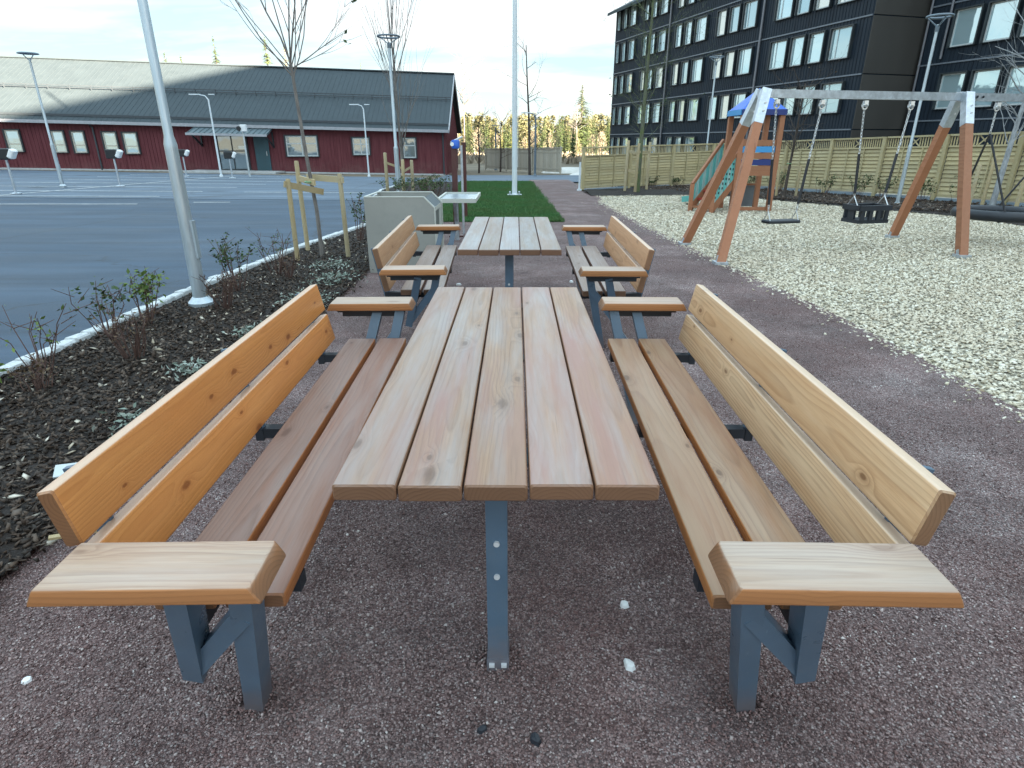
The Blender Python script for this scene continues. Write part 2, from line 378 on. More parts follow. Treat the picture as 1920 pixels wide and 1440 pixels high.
def building_red():
    m_, h, b = mat('falu_red_boards')
    c = ocoord(h, False); x, y, z = h.xyz(c)
    n = h.noise(h.vm('MULTIPLY', c, (3.0, 3.0, 0.22)), 3.0, 5.0, 0.65)
    col = h.mix(h.rng(n, 0.28, 0.72), (0.098, 0.023, 0.030), (0.165, 0.050, 0.058))
    low = h.m('MULTIPLY', h.rng(z, 0.15, 0.95, 1.0, 0.0), h.rng(h.noise(c, 1.6, 5.0, 0.7), 0.42, 0.7))
    col = h.mix(h.m('MULTIPLY', low, 0.5), col, (0.19, 0.13, 0.12))
    pset(h, b, Base_Color=col, Roughness=0.75, Specular_IOR_Level=0.25)
    return m_
M['red_wall'] = building_red()
M['roof'] = plain('grey_roof_sheet', (0.058, 0.074, 0.084), 0.7, 0.0, 0.10, 1.2, grime=(0.070, 0.085, 0.094), gamt=0.5, spec=0.1)
M['roof_trim'] = plain('roof_trim', (0.33, 0.34, 0.37), 0.5)
M['gutter'] = plain('roof_dark_trim', (0.045, 0.055, 0.065), 0.5)
M['dark_trim'] = plain('dark_trim', (0.022, 0.03, 0.036), 0.5)
M['porch'] = plain('porch_sheet', (0.06, 0.09, 0.105), 0.5)
M['door'] = plain('blue_green_door', (0.028, 0.075, 0.095), 0.45, streaks=True)
M['frame_pale'] = plain('window_frame_pale', (0.50, 0.47, 0.40), 0.5)
M['frame_white'] = plain('window_frame_grey_white', (0.46, 0.50, 0.51), 0.45)
def blackboard():
    m_, h, b = mat('black_stained_cladding')
    c = ocoord(h, False)
    n = h.noise(h.vm('MULTIPLY', c, (2.6, 2.6, 0.16)), 2.4, 5.0, 0.62)
    col = h.mix(h.rng(n, 0.3, 0.72), (0.006, 0.012, 0.021), (0.015, 0.026, 0.041))
    pset(h, b, Base_Color=col, Roughness=0.62, Specular_IOR_Level=0.3)
    return m_
M['black_wall'] = blackboard()
M['band'] = plain('pale_floor_band', (0.13, 0.15, 0.18), 0.5)
M['end_wall'] = plain('brown_grey_end_wall', (0.060, 0.056, 0.052), 0.55, 0.0, 0.12, 0.7, streaks=True)
M['pipe'] = plain('grey_downpipe', (0.17, 0.175, 0.20), 0.4, 0.3)
def glass(name, tint, rough=0.03):
    m_, h, b = mat(name)
    c = ocoord(h)
    n = h.noise(c, 0.9, 2.0)
    pset(h, b, Base_Color=tint, Roughness=rough, Specular_IOR_Level=1.0, IOR=1.9, Metallic=0.55, Normal=h.bump(n, 0.25, 0.02))
    return m_
M['glass'] = glass('window_glass', (0.50, 0.68, 0.74))
M['glass_b'] = glass('window_glass_blinds', (0.62, 0.66, 0.63), 0.12)
M['glass_c'] = glass('window_glass_dim', (0.36, 0.52, 0.58), 0.03)
M['glass_dark'] = glass('dim_window_glass', (0.30, 0.36, 0.38))

def worn(h, col, c):
    """lighter dusty drifts and darker damp or trodden patches, in the same places for the sheet and its loose grit"""
    a = h.noise(h.vm('ADD', c, (3.7, 1.9, 0)), 1.15, 5.0, 0.68); d = h.noise(h.vm('ADD', c, (8.3, 5.2, 0)), 1.7, 5.0, 0.7)
    a = h.rng(a, 0.48, 0.68, 1.0, 1.55); k = h.m('MULTIPLY', a, h.rng(d, 0.48, 0.70, 1.0, 0.70))
    return h.mix(1.0, col, h.comb(k, h.m('MULTIPLY', k, h.m('POWER', a, 0.18)), h.m('MULTIPLY', k, h.m('POWER', a, 0.2))), 'MULTIPLY')
def gravel_mat():
    m_, h, b = mat('crushed_red_gravel')
    c = h.n('ShaderNodeTexCoord').outputs['Object']
    big = h.noise(c, 0.55, 4.0, 0.6); mid = h.noise(c, 2.6, 4.0, 0.65)
    cellv = h.n('ShaderNodeTexVoronoi'); h.put(cellv.inputs['Vector'], c); cellv.inputs['Scale'].default_value = 185.0
    cr = h.xyz(cellv.outputs['Color'])[0]; dist = cellv.outputs['Distance']
    stone = h.ramp(cr, [(0.0, (0.048, 0.030, 0.030)), (0.35, (0.148, 0.094, 0.090)), (0.62, (0.225, 0.152, 0.146)), (0.88, (0.29, 0.218, 0.211)), (0.98, (0.42, 0.36, 0.35))])
    col = h.mix(h.rng(big, 0.36, 0.66, 0.0, 0.55), stone, h.mix(0.68, stone, (0.150, 0.076, 0.070)))
    col = h.mix(h.rng(mid, 0.42, 0.74, 0.0, 0.45), col, h.mix(0.75, col, (0.155, 0.135, 0.135)))
    col = h.mix(h.rng(dist, 0.45, 0.8, 0.0, 0.55), col, (0.026, 0.019, 0.019))
    col = worn(h, col, c)
    pset(h, b, Base_Color=col, Roughness=0.85, Specular_IOR_Level=0.25)
    hh = h.m('ADD', h.m('MULTIPLY', dist, -1.0), h.m('MULTIPLY', cr, 0.6))
    pset(h, b, Normal=h.bump(h.noise(c, 14.0, 4.0, 0.7), 0.5, 0.02, h.bump(hh, 0.9, 0.005)))
    return m_
M['gravel'] = gravel_mat()
def stones_mat(name, stops, rough=0.8, patch=None):
    m_, h, b = mat(name)
    r = h.n('ShaderNodeNewGeometry').outputs['Random Per Island']
    col = h.ramp(r, stops)
    if patch:
        p = h.n('ShaderNodeTexCoord').outputs['Object']
        col = h.mix(h.m('MULTIPLY', h.rng(h.noise(p, 0.9, 5.0, 0.65), 0.40, 0.62), 0.62), col, patch)
    if name == 'gravel_grit': col = worn(h, col, p)
    pset(h, b, Base_Color=col, Roughness=rough, Specular_IOR_Level=0.3)
    return m_
M['grit'] = stones_mat('gravel_grit', [(0.0, (0.070, 0.044, 0.043)), (0.3, (0.185, 0.118, 0.112)), (0.62, (0.31, 0.222, 0.213)), (0.90, (0.42, 0.335, 0.322)), (0.98, (0.50, 0.44, 0.425)), (1.0, (0.66, 0.62, 0.60))], patch=(0.185, 0.100, 0.092))
M['chip_white'] = stones_mat('pale_stone_chips', [(0.0, (0.28, 0.215, 0.14)), (0.2, (0.52, 0.46, 0.34)), (0.6, (0.67, 0.61, 0.485)), (1.0, (0.79, 0.75, 0.65))], patch=(0.60, 0.52, 0.40))
M['bark'] = stones_mat('bark_chips', [(0.0, (0.015, 0.011, 0.008)), (0.5, (0.044, 0.029, 0.021)), (0.85, (0.088, 0.060, 0.043)), (0.975, (0.13, 0.10, 0.08)), (1.0, (0.38, 0.34, 0.28))], 0.7)
M['twig_pale'] = stones_mat('pale_slivers', [(0.0, (0.30, 0.24, 0.17)), (1.0, (0.62, 0.57, 0.48))], 0.7)
def ground_mat(name, a, b_, sc, fine=60.0, rough=0.9, bd=0.01):
    m_, h, b = mat(name)
    c = h.n('ShaderNodeTexCoord').outputs['Object']
    n = h.noise(c, sc, 6.0, 0.65); f = h.noise(c, fine, 3.0, 0.7)
    col = h.mix(h.rng(h.m('ADD', h.m('MULTIPLY', n, 0.6), h.m('MULTIPLY', f, 0.4)), 0.35, 0.65), a, b_)
    pset(h, b, Base_Color=col, Roughness=rough, Specular_IOR_Level=0.3, Normal=h.bump(f, 0.6, bd))
    return m_
M['chips_base'] = ground_mat('stone_chip_base', (0.17, 0.15, 0.115), (0.40, 0.37, 0.30), 1.2, 45.0)
M['mulch'] = ground_mat('dark_mulch', (0.010, 0.008, 0.007), (0.030, 0.022, 0.019), 2.5, 55.0, 0.85, 0.03)
M['soil'] = ground_mat('bare_soil', (0.10, 0.085, 0.065), (0.20, 0.165, 0.115), 0.4, 12.0)
M['turf'] = ground_mat('lawn_soil', (0.024, 0.066, 0.022), (0.042, 0.110, 0.034), 1.8, 40.0, 0.9, 0.02)
M['grass'] = stones_mat('grass_blades', [(0.0, (0.026, 0.088, 0.028)), (0.6, (0.046, 0.150, 0.044)), (1.0, (0.095, 0.20, 0.060))], 0.55, patch=(0.075, 0.115, 0.035))
def asphalt(name, a, b_, rough=0.75):
    m_, h, b = mat(name)
    c = h.n('ShaderNodeTexCoord').outputs['Object']
    n = h.noise(h.vm('MULTIPLY', c, (0.5, 1.3, 1)), 0.55, 6.0, 0.62); f = h.noise(c, 170.0, 2.0, 0.7)
    patch = h.rng(h.noise(h.vm('MULTIPLY', c, (0.35, 1.6, 1)), 0.8, 4.0, 0.6), 0.45, 0.62)
    col = h.mix(h.rng(n, 0.33, 0.68), a, b_)
    col = h.mix(h.m('MULTIPLY', patch, 0.5), col, [q*1.6 for q in b_])
    col = h.mix(h.rng(f, 0.55, 0.8, 0.0, 0.5), col, [q*2.2 for q in b_])
    track = h.noise(h.vm('MULTIPLY', c, (0.12, 3.2, 1)), 1.0, 3.0, 0.6)
    col = h.mix(h.rng(track, 0.54, 0.66, 0.0, 0.42), col, [q*0.6 for q in a])
    spots = h.vor(h.vm('ADD', c, h.comb(h.m('MULTIPLY', n, 0.8), 0.0, 0.0)), 0.33)
    col = h.mix(h.rng(spots, 0.05, 0.16, 0.65, 0.0), col, (0.012, 0.013, 0.016))
    crack = h.vor(h.vm('ADD', c, h.comb(h.m('MULTIPLY', f, 0.02), h.m('MULTIPLY', n, 2.5), 0.0)), 0.17, 'DISTANCE_TO_EDGE')
    col = h.mix(h.rng(crack, 0.0, 0.006, 0.55, 0.0), col, (0.014, 0.016, 0.02))
    pset(h, b, Base_Color=col, Roughness=h.rng(n, 0.3, 0.7, rough-0.1, rough+0.08), Specular_IOR_Level=0.5, Normal=h.bump(f, 0.5, 0.004))
    return m_
M['asphalt'] = asphalt('new_asphalt', (0.018, 0.037, 0.064), (0.029, 0.053, 0.086), 0.72)
M['asphalt2'] = asphalt('pale_asphalt', (0.050, 0.078, 0.115), (0.082, 0.114, 0.155), 0.72)
M['marking'] = plain('road_paint', (0.60, 0.62, 0.62), 0.6, 0.0, 0.25, 3.0, grime=(0.12, 0.14, 0.16), gamt=0.5)
M['granite'] = plain('kerb_granite', (0.50, 0.53, 0.54), 0.7, 0.0, 0.22, 30.0, bumpd=0.004, bsc=70.0)
M['snow'] = plain('pale_sand_heap', (0.58, 0.57, 0.54), 0.8, 0.0, 0.15, 2.0)
def barkm(name, a, b_, sc=18.0, moss=None):
    m_, h, b = mat(name)
    c = ocoord(h)
    n = h.noise(h.vm('MULTIPLY', c, (1, 1, 0.35)), sc, 5.0, 0.7)
    col = h.mix(h.rng(n, 0.35, 0.65), a, b_)
    if moss: col = h.mix(h.rng(h.noise(c, 5.0, 3.0), 0.42, 0.62), col, moss)
    pset(h, b, Base_Color=col, Roughness=0.8, Normal=h.bump(n, 0.6, 0.006))
    return m_
M['bark_grey'] = barkm('grey_bark', (0.10, 0.09, 0.085), (0.21, 0.19, 0.175))
M['bark_silver'] = barkm('silver_bark', (0.20, 0.21, 0.22), (0.38, 0.40, 0.42))
M['bark_moss'] = barkm('mossy_bark', (0.075, 0.085, 0.055), (0.14, 0.15, 0.11), moss=(0.10, 0.13, 0.05))
M['bark_dark'] = barkm('dark_bark', (0.035, 0.026, 0.022), (0.075, 0.058, 0.048))
M['bark_pine'] = barkm('pine_bark', (0.15, 0.085, 0.05), (0.26, 0.16, 0.10))
def leafm(name, stops, rough=0.6):
    m_, h, b = mat(name)
    r = h.n('ShaderNodeNewGeometry').outputs['Random Per Island']; o = h.n('ShaderNodeObjectInfo').outputs['Random']
    col = h.ramp(h.m('FRACT', h.m('ADD', h.m('MULTIPLY', r, 0.7), h.m('MULTIPLY', o, 0.3))), stops)
    pset(h, b, Base_Color=col, Roughness=rough, Specular_IOR_Level=0.3)
    return m_
M['leaf'] = leafm('shrub_leaf', [(0, (0.022, 0.045, 0.018)), (0.6, (0.045, 0.085, 0.028)), (1, (0.11, 0.15, 0.045))])
M['leaf_silver'] = leafm('silver_ground_leaf', [(0, (0.14, 0.19, 0.15)), (0.6, (0.26, 0.31, 0.27)), (1, (0.42, 0.46, 0.42))])
M['leaf_lime'] = leafm('lime_leaf', [(0, (0.07, 0.12, 0.03)), (1, (0.15, 0.21, 0.05))])
M['leaf_brown'] = leafm('dry_leaf', [(0, (0.07, 0.045, 0.025)), (1, (0.16, 0.11, 0.06))])
M['stem_red'] = plain('red_brown_stem', (0.085, 0.045, 0.035), 0.7)
M['spruce'] = leafm('spruce_needles', [(0, (0.048, 0.068, 0.026)), (0.5, (0.080, 0.108, 0.040)), (1, (0.13, 0.155, 0.062))], 0.7)
M['spruce_y'] = leafm('larch_needles', [(0, (0.10, 0.115, 0.035)), (0.5, (0.165, 0.175, 0.055)), (1, (0.25, 0.24, 0.085))], 0.7)
M['birch_twig'] = leafm('birch_twigs', [(0, (0.16, 0.135, 0.105)), (0.5, (0.24, 0.20, 0.15)), (1, (0.34, 0.28, 0.21))], 0.7)
M['wood_mass'] = leafm('wooded_mass', [(0, (0.06, 0.075, 0.030)), (0.5, (0.13, 0.135, 0.060)), (1, (0.22, 0.19, 0.11))], 0.8)

# ------------------------------------------------------------------ ground
def interp(pts):
    ys = [p[1] for p in pts]; xs = [p[0] for p in pts]
    return lambda y: np.interp(y, ys, xs)
def sheet(name, y0, y1, xl, xr, nx, dz, m_, step=0.5, lump=0.0, lsc=1.0, label=None):
    ys = np.linspace(y0, y1, max(2, int((y1-y0)/step)+1)); V = []
    from mathutils import noise as mn
    for y in ys:
        a, b = float(xl(y)), float(xr(y))
        for i in range(nx+1):
            x = a+(b-a)*i/nx
            z = G(x, y)+dz
            if lump: z += lump*(mn.fractal((x*lsc, y*lsc, 3.3), 1.0, 2.0, 4)) * min(1, i/1.5, (nx-i)/1.5)
            V.append((x, y, z))
    F = [(j*(nx+1)+i, j*(nx+1)+i+1, (j+1)*(nx+1)+i+1, (j+1)*(nx+1)+i) for j in range(len(ys)-1) for i in range(nx)]
    o = obj(name, npmesh(name, V, F, m_, True), kind='structure')
    if label: o['label'] = label
    return o

V = []; xs = [-1500, -600, -200, -90, -60, -45, -38, -32, -28, -24, -20, -16, -12, -8, -4, 0, 4, 8, 12, 16, 20, 26, 34, 60, 120, 400, 1500]
ysb = [-900, -300, -100, -40, -15, 0, 5, 9, 12, 16, 20, 25, 30, 36, 42, 50, 60, 80, 110, 160, 300, 900, 2500]
for y in ysb:
    for x in xs: V.append((x, y, G(x, y)-0.07))
n_ = len(xs)
F = [(j*n_+i, j*n_+i+1, (j+1)*n_+i+1, (j+1)*n_+i) for j in range(len(ysb)-1) for i in range(n_-1)]
obj('ground', npmesh('ground', V, F, M['soil'], True), kind='structure')

kerbx = interp([(-3.46, -6), (-3.44, 1.0), (-3.42, 3.0), (-3.39, 4.75), (-3.33, 6.4), (-3.12, 8.8), (-2.86, 11.4), (-2.95, 13.0), (-3.6, 16.0), (-4.35, 19.4), (-4.9, 23.0), (-5.0, 30.0)])
bedR = interp([(-1.95, -6), (-1.86, 0.0), (-1.83, 2.0), (-1.76, 6.0), (-1.80, 7.4), (-1.95, 9.0), (-1.95, 12.6), (-2.1, 20.0), (-2.6, 30.0)])
gravR = interp([(3.05, -6), (3.0, 0), (2.93, 3.2), (2.88, 5.4), (2.58, 8.6), (2.46, 12.2), (2.40, 18.0), (2.65, 19.8), (2.8, 23.2)])
lawnR = interp([(0.98, 12.6), (0.93, 14), (0.84, 20), (0.74, 31.6)])

roadedge = 19.2
sheet('access_road', -8, 19.35, lambda y: -40 + 0*y, lambda y: kerbx(y)-0.10, 10, -0.045, M['asphalt'], 0.5)
sheet('parking_lot', 19.2, 36.5, lambda y: -40 + 0*y, lambda y: kerbx(y)-0.08, 12, -0.037, M['asphalt2'], 0.5)
sheet('gravel_path', -6, 25.0, lambda y: np.where(y < 12.6, bedR(y)-0.05, lawnR(y)-0.05), lambda y: gravR(y)+0.04, 8, 0.0, M['gravel'], 0.4)
sheet('far_path', 25.0, 33.5, lambda y: lawnR(y)-0.05, lambda y: 2.75+0*y, 4, 0.0, M['gravel'], 0.6)
sheet('lawn', 12.6, 31.2, lambda y: bedR(y)-0.02, lambda y: lawnR(y), 10, 0.012, M['turf'], 0.6)
sheet('cross_road', 31.2, 41.0, lambda y: -4.4+0*y, lambda y: 5.2+0*y, 6, -0.012, M['asphalt2'], 0.6)
sheet('planting_bed', -6, 30.0, lambda y: kerbx(y)+0.04, lambda y: bedR(y), 26, 0.03, M['mulch'], 0.10, 0.035, 2.2)
sheet('play_surface', -6, 23.2, lambda y: gravR(y)-0.05, lambda y: 13.8+0*y, 12, -0.015, M['chips_base'], 0.5)
bedF = interp([(5.5, 10.0), (9.6, 11.7), (9.5, 13.5), (9.3, 14.6), (8.5, 16.2), (7.9, 18.6), (6.6, 20.6), (5.5, 20.4), (3.0, 20.0)])
# dark bed along the playground fence
fC, fD = Vector((7.9, 27.0)), Vector((12.79, 15.866)); fU = (fD-fC).normalized(); fN = Vector((fU.y, -fU.x))   # fN points to the playground side
fL = Vector((2.42, 23.79)); fLU = (fC-fL).normalized(); fLN = Vector((fLU.y, -fLU.x))
P = []
outer = [fL+fLN*0.05, fC, fC+fU*12.2, fC+fU*22]
inner = [Vector((2.45, 20.6)), Vector((6.6, 21.2)), Vector((9.7, 13.9)), Vector((9.9, 4.5))]
NB, NA = 60, 8; V = []
def plerp(pl, t):
    t *= len(pl)-1; i = min(int(t), len(pl)-2); return pl[i].lerp(pl[i+1], t-i)
from mathutils import noise as mn
for j in range(NB+1):
    a, b = plerp(outer, j/NB), plerp(inner, j/NB)
    for i in range(NA+1):
        p = a.lerp(b, i/NA); edge = min(1, i/1.5, (NA-i)/1.5)
        V.append((p.x, p.y, G(p.x, p.y)+0.012+0.05*edge+0.05*mn.fractal((p.x*1.5, p.y*1.5, 1), 1, 2, 3)*edge))
F = [(j*(NA+1)+i, j*(NA+1)+i+1, (j+1)*(NA+1)+i+1, (j+1)*(NA+1)+i) for j in range(NB) for i in range(NA)]
obj('fence_bed', npmesh('fence_bed', V, F, M['mulch'], True), kind='structure')

# parking markings: thin sheets over the asphalt
def marking(x0, y0, x1, y1, wd=0.11):
    a, b = Vector((x0, y0)), Vector((x1, y1)); d = (b-a).normalized(); nn = Vector((-d.y, d.x))*wd/2; L = (b-a).length; k = max(1, int(L/1.0)); mb = MB()
    base = lambda q: G(q.x, q.y)+(-0.037 if q.y > roadedge else -0.045)+0.012
    for i in range(k+1):
        p = a.lerp(b, i/k)
        for s_ in (-1, 1):
            q = p+nn*s_; mb.v.append((q.x, q.y, base(q)))
    mb.f = [(2*i, 2*i+1, 2*i+3, 2*i+2) for i in range(k)]
    obj('road_marking', mb, kind='structure', mat=M['marking'])
marking(-16.6, 16.75, -10.4, 17.2)
for i in range(8):
    y = 19.6+i*2.45
    marking(-16.3+0.18*i, y, -11.3+0.18*i, y+0.35)
    if i: marking(-21.6+0.18*i, y-0.4, -16.5+0.18*i, y)
marking(-16.35, 19.4, -15.2, 34.5, 0.10)
marking(-9.6, 22.3, -5.4, 22.6); marking(-9.2, 17.9, -8.2, 18.0)

# granite setts of the kerb, one by one
kerb = thing('kerb', 'row of pale granite setts edging the planting bed', 'kerb', (0, 0, 0)); del kerb['category']; del kerb['label']; kerb['kind'] = 'structure'
setts = []
for k in range(5):
    mb = MB(); L = 0.15; mb.plank(L, 0.11, 0.13, 0.012, 1)
    me = mb.mesh('kerb_stone', M['granite'], 40)
    for v in me.vertices: v.co += Vector((rnd.uniform(-.006, .006), rnd.uniform(-.005, .005), rnd.uniform(-.006, .006)))
    setts.append(me)
y = 1.6; ns = 0; far = MB()
while y < 27:
    L = rnd.uniform(0.155, 0.185); x = float(kerbx(y)); x2 = float(kerbx(y+0.1)); a = -math.atan2(x2-x, 0.1)
    if y < 19.5:
        obj('kerb_stone', setts[rnd.randrange(5)], kerb, (x+rnd.uniform(-.008, .008), y, G(x, y)+rnd.uniform(-.006, .006)+0.005), (rnd.uniform(-.03, .03), rnd.uniform(-.04, .04), a+rnd.uniform(-.05, .05)))
    else: far.box((x, y, G(x, y)), (0.10, 0.15, 0.13), Matrix.Rotation(a, 3, 'Z'))
    y += L
obj('distant_stones', far, kerb, mat=M['granite'], kind='stuff')

# ------------------------------------------------------------------ loose stones, chips and grass (nobody could count them)
def scatter(name, P, size, m_, flat=0.6, elong=1.3, seed=1, tilt=1.0, label=None):
    rg = np.random.default_rng(seed); n = len(P)
    base = np.array([(1, 0, 0), (-1, 0, 0), (0, 1, 0), (0, -1, 0), (0, 0, 1), (0, 0, -1)], float)
    F0 = np.array([(0, 2, 4), (2, 1, 4), (1, 3, 4), (3, 0, 4), (2, 0, 5), (1, 2, 5), (3, 1, 5), (0, 3, 5)])
    V = base[None]*rg.uniform(0.6, 1.25, (n, 6, 1)) + rg.uniform(-.28, .28, (n, 6, 3))
    V *= np.stack([np.full(n, elong), np.ones(n), np.full(n, flat)], 1)[:, None, :]*rg.uniform(.75, 1.3, (n, 1, 3))
    V *= (np.asarray(size)/2).reshape(-1, 1, 1)
    a = rg.uniform(0, 2*np.pi, n); tx = rg.normal(0, .35*tilt, n); ty = rg.normal(0, .35*tilt, n)
    def rot(V, ax, an):
        c_, s_ = np.cos(an)[:, None], np.sin(an)[:, None]; i, j = [(1, 2), (2, 0), (0, 1)][ax]
        W_ = V.copy(); W_[..., i] = V[..., i]*c_-V[..., j]*s_; W_[..., j] = V[..., i]*s_+V[..., j]*c_; return W_
    V = rot(rot(rot(V, 0, tx), 1, ty), 2, a) + np.asarray(P)[:, None, :]
    F = (F0[None]+6*np.arange(n)[:, None, None]).reshape(-1, 3)
    return obj(name, npmesh(name, V.reshape(-1, 3), F, m_), kind='stuff', label=label)

def in_view(x, y, m_=0.1): return np.abs(x) < (y*0.93+0.1)*(960/1134.2)*1.16+m_+0.45
def sample(n, x0, x1, y0, y1, dens, seed):
    rg = np.random.default_rng(seed); x = rg.uniform(x0, x1, n); y = rg.uniform(y0, y1, n)
    k = rg.random(n) < dens(x, y); return x[k], y[k]
# grit on the red path
x, y = sample(420000, -2.4, 3.2, 0.55, 9.0, lambda x, y: np.clip((1.5/np.maximum(y, .4))**1.7, 0, 1)*in_view(x, y)*(x > bedR(y)-0.08)*(x < gravR(y)+0.05), 2)
sz = nrg.uniform(0.0042, 0.0090, len(x))*(1+0.5*(nrg.random(len(x)) < .06))
scatter('gravel', np.stack([x, y, Gv(x, y)+sz*0.26], 1), sz, M['grit'], 0.8, 1.2, 3)
# grit heaped round the feet of the furniture
fx, fy = [], []
for cx, cy in ((-.74, 1.245), (-.785, 3.06), (.655, 1.25), (.66, 3.06), (-.05, 1.40), (-.05, 2.96), (-.74, 4.43), (.67, 4.40), (-.05, 4.59)):
    a = nrg.uniform(0, 2*np.pi, 420); r_ = .030+np.abs(nrg.normal(0, .032, 420)); fx.append(cx+r_*np.cos(a)); fy.append(cy+r_*np.sin(a))
x, y = np.concatenate(fx), np.concatenate(fy); sz = nrg.uniform(0.004, 0.010, len(x))
scatter('heaped_gravel', np.stack([x, y, sz*.4+nrg.uniform(0, .010, len(x))], 1), sz, M['grit'], 0.8, 1.2, 31)
# pale chips of the play surface
x, y = sample(400000, 2.3, 13.2, 0.2, 23.0, lambda x, y: np.clip((6.5/np.maximum(y, 2))**1.6, 0.05, 1)*np.where(in_view(x, y, 1.0), 1.0, 0.45*in_view(x, y, 5.0))*(x > gravR(y)-0.04+nrg.normal(0, .05, len(x)))*((x-9.6)*0.9+(y-14)*0.45 < 0.6), 4)
sz = nrg.uniform(0.019, 0.040, len(x))*np.clip(0.85+y*0.03, 1, 1.5)
scatter('stone_chips', np.stack([x, y, Gv(x, y)-0.008+sz*0.12], 1), sz, M['chip_white'], 0.42, 1.35, 5, 1.2)
# stray chips kicked over the edge of the path
x, y = sample(9000, 1.2, 3.0, 2.8, 18.0, lambda x, y: (x < gravR(y))*np.exp(-(gravR(y)-x)/0.10)*0.5, 41)
scatter('stray_chips', np.stack([x, y, Gv(x, y)+0.004], 1), nrg.uniform(0.014, 0.032, len(x)), M['chip_white'], 0.45, 1.3, 42)
def bedz(x, y):
    xl, xr = kerbx(y)+0.04, bedR(y); i = (x-xl)/(xr-xl)*26
    l = np.array([0.035*mn.fractal((a*2.2, b*2.2, 3.3), 1.0, 2.0, 4) for a, b in zip(x, y)])
    return Gv(x, y)+0.03+l*np.clip(np.minimum(i/1.5, (26-i)/1.5), 0, 1)
# bark on the planting bed
x, y = sample(130000, -3.5, -1.6, 0.4, 24.0, lambda x, y: np.clip((4.0/np.maximum(y, 1))**1.5, 0.06, 1)*(x > kerbx(y)+0.06)*(x < bedR(y)+0.05+nrg.normal(0, .03, len(x))), 6)
sz = nrg.uniform(0.008, 0.032, len(x))
scatter('bark_mulch', np.stack([x, y, bedz(x, y)+nrg.uniform(-.002, .012, len(x))], 1), sz, M['bark'], 0.35, 1.8, 7, 1.6)
x, y = sample(2600, -3.4, -1.75, 1.2, 12.0, lambda x, y: 0.16*(x > kerbx(y)+0.06)*(x < bedR(y)), 8)
scatter('wood_slivers', np.stack([x, y, bedz(x, y)+0.016], 1), nrg.uniform(0.008, 0.034, len(x)), M['twig_pale'], 0.14, 2.6, 9)
x, y = sample(26000, 3.0, 13.5, 12.5, 26.5, lambda x, y: ((x-9.6)*0.9+(y-14)*0.45 > 0.3)*1.0*((x-7.9)*0.914+(y-27)*0.401 < -0.1), 10)
k = (y > 20.6) | (x > 6.3); x, y = x[k], y[k]
scatter('bed_mulch', np.stack([x, y, Gv(x, y)+0.06], 1), nrg.uniform(0.03, 0.085, len(x)), M['bark'], 0.4, 1.6, 12, 1.5)
# grass
x, y = sample(150000, -2.7, 1.0, 12.6, 31.2, lambda x, y: np.clip((15/y)**1.3, 0, 1)*(x > bedR(y)+nrg.normal(0, .07, len(x)))*(x < lawnR(y)+nrg.normal(0, .07, len(x))), 13)
n = len(x); a = nrg.uniform(0, 2*np.pi, n); hgt = nrg.uniform(0.03, 0.075, n); wd = nrg.uniform(0.004, 0.008, n)*1.6
b0 = np.stack([x-np.cos(a)*wd, y-np.sin(a)*wd, Gv(x, y)+0.008], 1); b1 = np.stack([x+np.cos(a)*wd, y+np.sin(a)*wd, Gv(x, y)+0.008], 1)
tip = np.stack([x+nrg.normal(0, .02, n), y+nrg.normal(0, .02, n), Gv(x, y)+0.01+hgt], 1)
obj('grass', npmesh('grass', np.stack([b0, b1, tip], 1).reshape(-1, 3), np.arange(3*n).reshape(-1, 3), M['grass']), kind='stuff')

# ------------------------------------------------------------------ the long red building
RA = Vector((-4.59, 41.60, -0.574)); Rd = Vector((-0.988, -0.1527, 0.0208)); Rd2 = Vector((-0.988, -0.1527, 0)); Rn = Vector((-0.02, 1.0, 0)); RL = 48.0
rb = thing('red_building', 'long low red boarded building with grey pitched roof behind the parking lot', 'building', RA)
def rp(u, v, z): return Rd*u + Rn*v + Vector((0, 0, z))      # u along the front, v into the depth
EAVE, RIDGE, DEP = 2.80, 6.25, 12.0
mb = MB()
for (u0, u1) in ((0, RL),):
    pts = [rp(0, 0, -0.6), rp(RL, 0, -0.6), rp(RL, 0, EAVE+.05), rp(0, 0, EAVE+.05), rp(0, DEP, -0.6), rp(RL, DEP, -0.6), rp(RL, DEP, EAVE+.05), rp(0, DEP, EAVE+.05), rp(0, DEP/2, RIDGE-.06), rp(RL, DEP/2, RIDGE-.06)]
    mb.add(pts, [(0, 1, 2, 3), (5, 4, 7, 6), (0, 3, 8, 7, 4), (1, 5, 6, 9, 2), (0, 4, 5, 1)])
obj('wall', mb, rb, mat=M['red_wall'])
mb = MB(); k = int(RL/0.2)
for i in range(k):
    u = i*0.2+0.1
    mb.add([rp(u-.025, -.024, -.05), rp(u+.025, -.024, -.05), rp(u+.025, -.024, EAVE), rp(u-.025, -.024, EAVE), rp(u-.025, .004, -.05), rp(u+.025, .004, -.05), rp(u+.025, .004, EAVE), rp(u-.025, .004, EAVE)], [(0, 1, 2, 3), (0, 3, 7, 4), (1, 5, 6, 2)])
for i in range(60):
    v = i*0.2+0.1; zt = EAVE+(RIDGE-EAVE)*(1-abs(v-DEP/2)/(DEP/2))-.05
    mb.add([rp(-.024, v-.025, -.05), rp(-.024, v+.025, -.05), rp(-.024, v+.025, zt), rp(-.024, v-.025, zt), rp(.004, v-.025, -.05), rp(.004, v+.025, -.05), rp(.004, v+.025, zt), rp(.004, v-.025, zt)], [(0, 1, 2, 3), (0, 3, 7, 4), (1, 5, 6, 2)])
obj('cover_boards', mb, rb, mat=M['red_wall'], kind='stuff')
